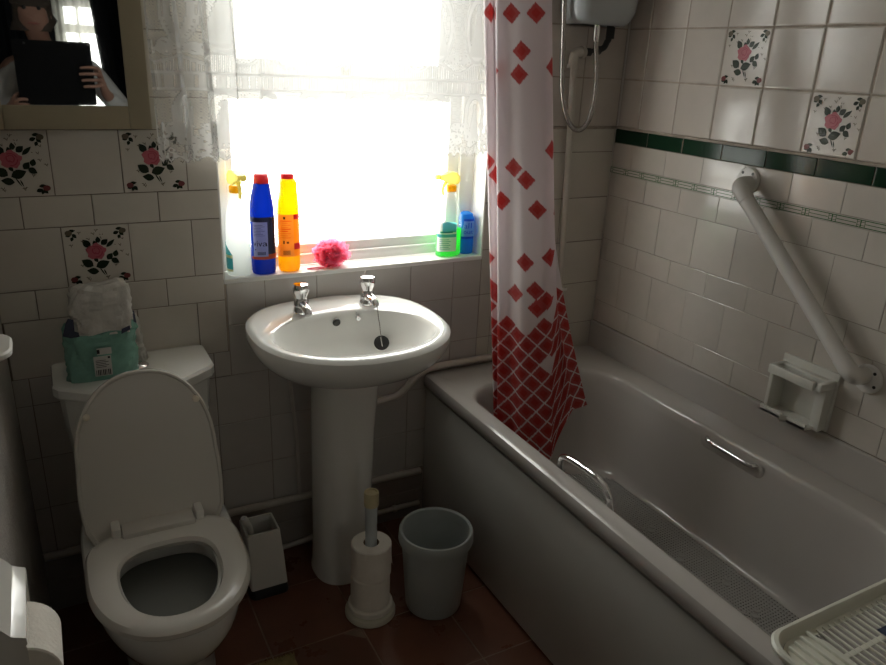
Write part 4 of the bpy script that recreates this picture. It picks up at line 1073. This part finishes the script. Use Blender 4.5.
# blue bleach bottle
cx, cy = .7955, .036
t = thing('bleach_bottle', 'blue bleach bottle with red cap on the window sill', 'bottle', (cx, cy, ZS))
secs = [(0, .026, .022, 0), (.002, .031, .027, 0), (.01, .033, .029, 0), (.04, .033, .029, 0), (.185, .033, .029, 0), (.20, .0325, .0285, 0), (.225, .029, .026, 0), (.245, .025, .023, .001), (.262, .0225, .021, .002), (.270, .020, .019, .002)]
secs = [(z_*.945, a, b, c) for z_, a, b, c in secs]
mb = MB(); mb.loft(bottle_rings(cx, cy, secs)); mb.build('bottle', blue_p, t)
mb = MB(); mb.loft(bottle_rings(cx, cy, [(.2525, .0215, .0205, .002), (.2535, .0215, .0205, .002), (.275, .0195, .0185, .002), (.278, .017, .016, .002)], e=2.1)); cp = mb.build('cap', red_p, t)
mb = MB(); LB = (cx, cy, .033, .029)
band(mb, *LB, A0, -.026, .012, ZS+.053, ZS+.150, lab_g, lift=.0008); band(mb, *LB, A0, .012, .06, ZS+.053, ZS+.163, lab_n, lift=.0008); band(mb, *LB, A0, -.040, .012, ZS+.150, ZS+.163, lab_n, lift=.0008); band(mb, *LB, A0, -.034, .06, ZS+.045, ZS+.053, lab_or, lift=.0008); band(mb, *LB, A0, .012, .05, ZS+.053, ZS+.059, lab_or, lift=.0012)
letters(mb, 'viva', .024, *LB, A0, -.007, ZS+.090, ink, lift=.0013)
for k in range(9): band(mb, *LB, A0, -.012+k*.0022, -.012+k*.0022+.0013, ZS+.058, ZS+.067, ink, lift=.0013, n=2)
band(mb, *LB, A0, -.020, -.016, ZS+.072, ZS+.0745, ink, lift=.0013, n=2)
for k in range(8): band(mb, *LB, A0, -.022, .007-.004*(k % 3), ZS+.112+.0042*k, ZS+.1128+.0042*k, lab_n, lift=.0011, n=6)
mb.build('label', lab_g, t, smooth=0)
# yellow bleach bottle
cx, cy = .870, .038
t = thing('bleach_bottle', 'yellow bleach bottle with red cap on the window sill', 'bottle', (cx, cy, ZS))
secs = [(0, .023, .020, 0), (.002, .028, .025, 0), (.01, .030, .027, 0), (.16, .030, .027, 0), (.18, .0298, .027, 0), (.20, .0285, .026, .001), (.215, .0255, .024, .002), (.235, .024, .023, .003), (.252, .0235, .0225, .003), (.259, .021, .020, .002), (.263, .017, .017, .001)]
mb = MB(); mb.loft(bottle_rings(cx, cy, secs)); mb.build('bottle', yel_p, t)
mb = MB(); mb.loft(bottle_rings(cx, cy, [(.262, .018, .018, .001), (.263, .019, .019, .001), (.275, .018, .018, .001), (.277, .014, .014, .001)], e=2.1)); mb.build('cap', red_p, t)
mb = MB(); LB = (cx, cy, .030, .027)
band(mb, *LB, A0, -.040, .012, ZS+.046, ZS+.166, lab_o, lift=.0008); band(mb, *LB, A0, .012, .05, ZS+.046, ZS+.166, mat('amber_label', (.68, .33, .02), .45, transl=(.4, (.95, .55, .04))), lift=.0008)
for z0, z1 in ((.066, .084), (.152, .166)): band(mb, *LB, A0, .012, .05, ZS+z0, ZS+z1, red_p, lift=.0013)
for k in range(9):
    z_ = .100+.006*k; band(mb, *LB, A0, -.021, .006-.006*(k % 2), ZS+z_, ZS+z_+(.0028 if k in (3, 4) else .0012), lab_or, lift=.0012, n=6)
band(mb, *LB, A0, -.022, .008, ZS+.147, ZS+.1485, lab_or, lift=.0012, n=6); band(mb, *LB, A0, -.012, -.006, ZS+.153, ZS+.160, ink, lift=.0012, n=3)
brn = mat('brown_ink', (.12, .05, .02), .4)
for k in range(8): band(mb, *LB, A0, -.014+.0024*k, -.0126+.0024*k, ZS+.051, ZS+.064, brn, lift=.0012, n=2)
band(mb, *LB, A0, -.014, -.009, ZS+.083, ZS+.092, brn, lift=.0012, n=2); band(mb, *LB, A0, -.004, .002, ZS+.084, ZS+.090, brn, lift=.0012, n=2)
mb.build('label', lab_o, t, smooth=0)
# white spray bottle behind the left reveal
cx, cy = .7285, .044
t = thing('spray_bottle', 'white spray bottle with yellow top at the left end of the sill', 'bottle', (cx, cy, ZS))
secs = [(0, .029, .024, 0), (.003, .033, .028, 0), (.08, .033, .028, 0), (.12, .0315, .027, 0), (.17, .028, .024, 0), (.205, .018, .017, 0), (.222, .0135, .0135, 0), (.236, .0135, .0135, 0)]
mb = MB(); mb.loft(bottle_rings(cx, cy, secs)); mb.build('bottle', white_t, t)
def trigger(t, cx, cy, z0, ang, m, col_m):
    rot = Matrix.Rotation(R(ang), 4, 'Z'); O = Vector((cx, cy, ZS+z0))
    def W(x, z_, y=0): return O+rot @ Vector((x, y, z_))
    mb = MB(); mb.lathe([(.0155, 0), (.0165, .002), (.0165, .016), (.0145, .019)], tuple(O), 24); mb.build('collar', col_m, t)
    mb = MB()
    prof = [(.018, .022), (-.012, .022), (-.020, .030), (-.040, .036), (-.052, .040), (-.052, .052), (-.036, .054), (-.010, .060), (.012, .058), (.024, .046), (.026, .032)]
    mb.loft([[W(x, z_, -.010) for x, z_ in prof], [W(x, z_, -.0125) for x, z_ in [(p[0]*.97, p[1]*.98+.001) for p in prof]], [W(x, z_, .0125) for x, z_ in [(p[0]*.97, p[1]*.98+.001) for p in prof]], [W(x, z_, .010) for x, z_ in prof]])
    mb.box(0, 0, 0, 0, 0, 0) if False else None
    mb.build('sprayer', m, t)
    mb = MB(); mb.tube([W(-.020, .032), W(-.030, .018), W(-.034, .004), W(-.030, -.010)], [.006, .0055, .005, .004], 10); mb.build('trigger', m, t)
    mb = MB(); a, b = W(-.052, .046), W(-.062, .046); mb.tube([a, b], .008, 14); mb.build('nozzle', m, t)
pale_y = mat('pale_yellow_plastic', (.74, .66, .22), .35, transl=(.5, (.95, .9, .45)))
trigger(t, cx, cy, .228, 100, pale_y, yel_c)
mb = MB(); LB = (cx, cy, .033, .028)
lf = lambda s_: max(.1, math.sin(PI*(.12+.76*s_))**.6)
band(mb, *LB, -150, -.030, .012, ZS+.020, ZS+.092, teal_l, top=lambda q: (1-q)**.0*(1-.45*q**2)); band(mb, *LB, -150, -.030, .012, ZS+.052, ZS+.060, cream_l, lift=.0012); band(mb, *LB, -150, -.030, .012, ZS+.014, ZS+.020, cream_l, lift=.001)
mb.build('label', teal_l, t)
# green trigger spray
cx, cy = 1.392, .040
t = thing('spray_bottle', 'clear trigger spray bottle of green cleaner on the right of the sill', 'bottle', (cx, cy, ZS))
clear_p = mat('clear_bottle_plastic', (.85, .88, .88), .1, alpha=.16)
green_l = mat('green_liquid', (.02, .55, .09), .1, transl=(.75, (.08, .95, .18)))
secs = [(0, .038, .020, 0), (.003, .042, .024, 0), (.10, .042, .024, 0), (.125, .040, .023, 0), (.155, .031, .020, .001), (.18, .019, .016, .002), (.20, .0135, .0135, .002), (.218, .0135, .0135, .002)]
mb = MB(); mb.loft(bottle_rings(cx, cy, secs, e=2.8)); mb.build('bottle', clear_p, t)
mb = MB(); mb.loft(bottle_rings(cx, cy, [(.002, .036, .019, 0), (.004, .0405, .0228, 0), (.088, .0405, .0228, 0)], e=2.8)); mb.build('green_cleaner', green_l, t)
trigger(t, cx+.002, cy, .205, 8, pale_y, yel_c)
lab_w = mat('white_paper_label', (.88, .91, .89), .4, transl=(.12, (.85, .92, .9))); lab_t = mat('aqua_label', (.10, .38, .45), .4, transl=(.45, (.2, .7, .75)))
mb = MB(); LB = (cx, cy, .042, .024)
arc = lambda q: .55+.45*math.sin(PI*min(1, max(0, .08+.84*q)))**.8
band(mb, *LB, -100, -.044, .014, ZS+.018, ZS+.116, lab_w, e=2.8, top=lambda q: .72+.28*math.sin(PI*(.05+.8*q)), lift=.0008)
band(mb, *LB, -100, -.020, .013, ZS+.080, ZS+.114, lab_t, e=2.8, lift=.0011, top=lambda q: .55+.45*math.sin(PI*(.2+.6*q)))
band(mb, *LB, -100, -.044, .013, ZS+.064, ZS+.074, lab_t, e=2.8, lift=.0011)
for k in range(6): band(mb, *LB, -100, -.030, .004-.003*(k % 2), ZS+.026+.006*k, ZS+.0275+.006*k, teal_l, e=2.8, lift=.0011, n=8)
band(mb, *LB, -100, -.028, .006, ZS+.078, ZS+.083, lab_n if False else teal_l, e=2.8, lift=.0012, n=8)
mb.build('label', lab_w, t, smooth=0)
# blue tub / bottle behind it
cx, cy = 1.463, .050
t = thing('cleaner_bottle', 'small blue bottle standing behind the green spray bottle', 'bottle', (cx, cy, ZS))
b2 = mat('sky_blue_plastic', (.03, .25, .62), .25, transl=(.55, (.05, .42, .9))); b3 = mat('pale_blue_label', (.30, .55, .75), .4, transl=(.45, (.4, .75, .95))); b4 = mat('deep_blue_plastic', (.01, .09, .45), .3, transl=(.5, (.02, .2, .8)))
secs = [(0, .020, .017, 0), (.003, .023, .020, 0), (.09, .025, .021, -.001), (.115, .0245, .0205, -.002), (.130, .020, .018, -.003), (.136, .011, .010, -.004)]
mb = MB(); mb.loft(bottle_rings(cx, cy, secs)); mb.build('bottle', b2, t)
mb = MB(); LB = (cx, cy, .0250, .0212)
band(mb, *LB, -104, -.022, .022, ZS+.058, ZS+.108, b3, lift=.0006); band(mb, *LB, -104, -.022, .022, ZS+.050, ZS+.058, b4, lift=.0006); band(mb, *LB, -104, -.022, .022, ZS+.108, ZS+.116, b4, lift=.0006)
letters(mb, 'all', .026, *LB, -104, 0, ZS+.093, b4, lift=.0012); letters(mb, 'out', .020, *LB, -104, .001, ZS+.073, b4, lift=.0012)
mb.build('label', b3, t, smooth=0)
# pink bath puff
pk_m = mat('pink_mesh_sponge', (.85, .16, .30), .7, var=.2, vscale=40, transl=(.6, (1.0, .30, .46)), alpha=.62)
mb = MB(); rnd = random.Random(11); c0 = Vector((.997, .036, ZS+.040))
for k in range(38):
    ax = Vector((rnd.gauss(0, 1), rnd.gauss(0, 1), rnd.gauss(0, 1))).normalized()
    b1 = ax.orthogonal().normalized(); b2_ = ax.cross(b1); r = rnd.uniform(.018, .033); h = rnd.uniform(.008, .016)
    Pn = np.zeros((4, 25, 3)); ph = rnd.uniform(0, 6); fr_ = rnd.choice((5, 6, 7))
    for i in range(4):
        for j in range(25):
            a = 2*PI*j/24; rr = r*(.45+.55*i/3)*(1+.13*math.sin(fr_*a+ph)*i/3)
            p = c0+ax*(h*(i/3)+.006)+b1*(rr*math.cos(a))+b2_*(rr*math.sin(a))+ax*(.006*math.cos(fr_*a+ph)*i/3)
            dv = p-c0; dv.x *= 1.5; dv.y *= .98; dv.z *= 1.2
            p = c0+dv; Pn[i, j] = (p.x, min(max(p.y, -.01), .074), max(p.z, ZS+.0005))
    mb.grid(Pn)
pf = thing('bath_puff', 'pink mesh bath puff lying on the window sill', 'bath puff', (.997, .036, ZS))
mb.build('mesh_ruffle', pk_m, pf, smooth=60)
mb = MB(); mb.tube(catmull([(.965, .012, ZS+.004), (.945, .008, ZS+.003), (.925, .014, ZS+.003), (.918, .022, ZS+.003), (.935, .024, ZS+.003), (.965, .016, ZS+.004)], 6), .0017, 8); mb.build('cord', mat('pink_cord', (.7, .12, .18), .7), pf)

# ------------------------------------------------------------------ left wall: toilet roll holder and a wall shelf
t = thing('toilet_roll_holder', 'white toilet roll holder on the left wall in the near corner of the photo', 'roll holder', (.10, -1.0, .80))
hm = mat('holder_plastic', (.66, .65, .61), .12, coat=.5)
YN, YFr = -1.069, -.915
xw = lwx(-.99)
prof = [(xw, .779), (.177, .779), (.1805, .783), (.1800, .7925), (.168, .7985), (.164, .801), (.157, .8115), (.152, .8185), (xw, .838)]
mb = MB(); mb.loft([[(x, YN, z_) for x, z_ in prof], [(x, YFr, z_) for x, z_ in prof]]); mb.build('hood', hm, t, smooth=20)
for y in (YN, YFr-.004):
    mb = MB(); pr_ = [(xw, .70), (.150, .702), (.178, .735), (.179, .7795), (xw, .7795)]
    mb.loft([[(x, y, z_) for x, z_ in pr_], [(x, y+.004, z_) for x, z_ in pr_]]); mb.build('side_cheek', hm, t, smooth=20)
rc = Vector((.1605, 0, .7185))
mb = MB(); mb.tube([(rc.x, YN+.002, rc.z), (rc.x, YFr-.002, rc.z)], .0095, 14); mb.build('spindle', white_p, t)
o = thing('toilet_roll', 'toilet roll hanging in the holder on the left wall', 'toilet roll', (rc.x, -1.01, rc.z))
mb = MB(); r0, r1 = .021, .0545
prof = [(r0, -1.062), (r1-.002, -1.062), (r1, -1.060), (r1, -.964), (r1-.002, -.962), (r0, -.962), (r0, -1.062)]
mb.lathe(prof, (rc.x, 0, rc.z), 44, cap0=False, cap1=False, axis='y'); mb.build('paper', paper_m, o)
mb = MB(); mb.lathe([(r0-.001, -1.061), (r0-.001, -.963), (r0-.0001, -.963), (r0-.0001, -1.061), (r0-.001, -1.061)], (rc.x, 0, rc.z), 28, cap0=False, cap1=False, axis='y'); mb.build('cardboard_core', card_m, o)
mb = MB(); mb.loft([rrect(.06, .190, -.715, -.612, .03, 1.038, 6), rrect(.06, .196, -.722, -.606, .036, 1.042, 6), rrect(.06, .196, -.722, -.606, .036, 1.049, 6), rrect(.06, .193, -.719, -.609, .033, 1.052, 6)])
mb.v = [(max(x, lwx(y)+.0005), y, z_) for x, y, z_ in mb.v]
whole(mb, 'wall_bracket', white_p, 'rounded white bracket jutting from the left wall at the edge of the photo', 'bracket', (XL+.001, -.67, 1.03))

# ------------------------------------------------------------------ the person taking the picture (seen only in the mirror)
skin = mat('skin', (.34, .19, .14), .5, var=.06); shirt_m = mat('pale_shirt', (.48, .48, .47), .85, var=.08, bump=.3, bscale=40)
trous = mat('dark_trousers', (.02, .022, .03), .85); hair_m = mat('grey_brown_hair', (.06, .045, .035), .7, bump=.6, bscale=120)
def skinned(name, verts, edges, m, parent, levels=2, root=0):
    me = bpy.data.meshes.new(name); o_ = Vector(ORIG[parent.name])
    me.from_pydata([tuple(Vector(v[:3])-o_) for v in verts], edges, [])
    o = bpy.data.objects.new(name, me); C.objects.link(o); o.parent = parent; ORIG[o.name] = tuple(o_)
    md = o.modifiers.new('skin', 'SKIN'); md.use_smooth_shade = True; md.branch_smoothing = .6
    if not me.skin_vertices: me.skin_vertices.new() if hasattr(me.skin_vertices, 'new') else None
    for i, v in enumerate(verts):
        sv = me.skin_vertices[0].data[i]; rx = v[3]; ry = v[4] if len(v) > 4 else v[3]
        sv.radius = (rx, ry); sv.use_root = (i == root)
    sb = o.modifiers.new('smooth', 'SUBSURF'); sb.levels = levels; sb.render_levels = levels
    me.materials.append(m)
    return o
pe = thing('person', 'person in a pale long-sleeved shirt holding up a black tablet, seen in the mirror', 'person', (.38, -2.30, 0))
V, E_ = [], []
def pv(*v): V.append(v); return len(V)-1
def chain(i, *vs):
    for v in vs: j = pv(*v); E_.append((i, j)); i = j
    return i
pel = pv(.385, -2.34, .94, .125, .10); ch = chain(pel, (.38, -2.335, 1.12, .12, .09), (.372, -2.32, 1.31, .13, .095), (.36, -2.30, 1.42, .10, .075))
nk = chain(ch, (.348, -2.275, 1.50, .052, .052), (.338, -2.25, 1.555, .055, .055)); hd = chain(nk, (.330, -2.225, 1.60, .066, .072), (.325, -2.225, 1.66, .074, .086), (.325, -2.235, 1.715, .06, .07))
jaw = nk+1
chain(jaw, (.329, -2.150, 1.622, .012)); 
for sx in (-1, 1): chain(jaw, (.329+sx*.078, -2.235, 1.63, .012))
def arm(sh, el, wr, palm, fingers, thumb):
    s0 = chain(ch, (*sh, .052)); w_ = chain(s0, (*[(a+b)/2 for a, b in zip(sh, el)], .045), (*el, .038), (*[(a+b)/2 for a, b in zip(el, wr)], .034), (*wr, .024))
    p_ = chain(w_, (*palm, .026, .016))
    for f in fingers: chain(p_, *[(*q, .0088-.0008*k) for k, q in enumerate(f)])
    chain(p_, *[(*q, .0100-.0008*k) for k, q in enumerate(thumb)])
arm((.535, -2.29, 1.40), (.70, -2.17, 1.17), (.588, -2.03, 1.295), (.572, -2.002, 1.345),
    [[(.562, -1.972, 1.408-.024*k), (.540, -1.955, 1.412-.027*k), (.508, -1.9535, 1.412-.027*k), (.478+.006*abs(k-1), -1.958, 1.409-.027*k)] for k in range(4)],
    [(.562, -2.015, 1.385), (.545, -2.010, 1.410), (.522, -2.004, 1.428)])
arm((.205, -2.29, 1.40), (.125, -2.17, 1.15), (.185, -2.035, 1.225), (.205, -2.005, 1.258),
    [[(.214, -1.972, 1.262-.020*k), (.226, -1.955, 1.270-.022*k), (.248, -1.9535, 1.272-.022*k), (.268-.006*abs(k-1), -1.958, 1.268-.022*k)] for k in range(4)],
    [(.214, -2.015, 1.285), (.232, -2.010, 1.292), (.250, -2.004, 1.294)])
for sx in (-1, 1):
    chain(pel, (.385+sx*.095, -2.34, .86, .085), (.385+sx*.10, -2.335, .48, .055), (.385+sx*.105, -2.35, .10, .04), (.385+sx*.11, -2.33, .052, .042), (.385+sx*.12, -2.24, .040, .034), (.385+sx*.125, -2.17, .032, .026))
body = skinned('body', V, E_, skin, pe)
V, E_ = [], []
c0 = pv(.385, -2.34, .92, .142, .115); ch = chain(c0, (.38, -2.335, 1.12, .136, .105), (.372, -2.32, 1.31, .145, .11), (.36, -2.30, 1.425, .11, .085)); chain(ch, (.352, -2.285, 1.47, .066, .066))
for sh, el, wr in (((.535, -2.29, 1.40), (.70, -2.17, 1.17), (.595, -2.04, 1.285)), ((.205, -2.29, 1.40), (.125, -2.17, 1.15), (.180, -2.045, 1.218))):
    chain(ch, (*sh, .065), (*[(a+b)/2 for a, b in zip(sh, el)], .058), (*el, .052), (*[(a+b)/2 for a, b in zip(el, wr)], .046), (*wr, .038))
skinned('shirt', V, E_, shirt_m, pe)
V, E_ = [], []
c0 = pv(.385, -2.34, .95, .138, .112)
for sx in (-1, 1): chain(c0, (.385+sx*.095, -2.34, .85, .10), (.385+sx*.10, -2.335, .48, .072), (.385+sx*.105, -2.35, .09, .06))
skinned('trousers', V, E_, trous, pe)
V, E_ = [], []
c0 = pv(.325, -2.255, 1.665, .086, .086); chain(c0, (.325, -2.235, 1.71, .082, .078), (.325, -2.21, 1.738, .055, .05)); chain(c0, (.330, -2.275, 1.60, .060, .045))
skinned('hair', V, E_, hair_m, pe)
for sx in (-1, 1):
    mb = MB(); mb.lathe([(.001, -.009), (.007, -.006), (.009, 0), (.007, .006), (.001, .009)], (.327+sx*.030, -2.158, 1.655), 14, axis='y'); mb.build('eye', black_r, pe)
mb = MB(); mb.tube([(.304, -2.162, 1.588), (.318, -2.152, 1.590), (.329, -2.150, 1.588), (.340, -2.152, 1.590), (.353, -2.162, 1.588)], [.002, .005, .006, .005, .002], 10); mb.build('mouth', mat('lips', (.32, .12, .10), .45), pe)
t = thing('tablet_computer', 'black tablet held up by the person, reflected in the mirror', 'tablet', (.383, -1.985, 1.245))
def plate(y0, y1, x0, x1, z0, z1, r): return [[(q[0], y, q[1]) for q in rrect(x0, x1, z0, z1, r, 0, 5)] for y in (y0, y1)]
tb_m = mat('black_case', (.004, .004, .0045), .7, spec=.12)
mb = MB(); mb.loft(plate(-1.990, -1.980, .229, .541, 1.246, 1.519, .010)); mb.build('case', tb_m, t)
mb = MB(); mb.loft(plate(-1.9925, -1.9895, .236, .534, 1.253, 1.512, .008)); mb.build('screen', mat('dark_glass', (.01, .01, .012), .05), t)
mb = MB(); mb.lathe([(.005, -1.981), (.0055, -1.9785), (.004, -1.978), (.001, -1.9785)], (.276, 0, 1.505), 20, axis='y'); mb.build('camera_lens', black_p, t)

# ------------------------------------------------------------------ pedestal mat with fringe
mt_m = mat('olive_mat_pile', (.26, .20, .085), .95, var=.5, vscale=50, bump=.6, bscale=250)
mb = MB(); rnd = random.Random(2)
pts = [(.20, -.98), (.70, -.98), (.70, -.462), (.545, -.462), (.53, -.52), (.50, -.56), (TX, -.575), (.33, -.56), (.30, -.52), (.285, -.462), (.20, -.462)]
mb.loft([[(x, y, .0005) for x, y in pts], [(x, y, .012) for x, y in pts]])
tm = thing('pedestal_mat', 'olive fringed mat on the floor around the foot of the toilet', 'mat', (.45, -.7, 0))
mb.build('mat', mt_m, tm)
mb = MB()
for k in range(900):
    x = rnd.uniform(.53, .70) if k < 600 else rnd.uniform(.20, .285); y = -.462+rnd.uniform(-.012, .002); l = rnd.uniform(.010, .022); a = rnd.uniform(-.7, .7)
    b = Vector((x, y, .009)); e = b+Vector((l*math.sin(a), l*math.cos(a)*.9, rnd.uniform(-.006, .006))); wv = Vector((.0014, 0, .0006))
    mb.add([b-wv, b+wv, e], [(0, 1, 2)])
fr = mb.build('fringe', mt_m, tm, smooth=0); fr['kind'] = 'stuff'
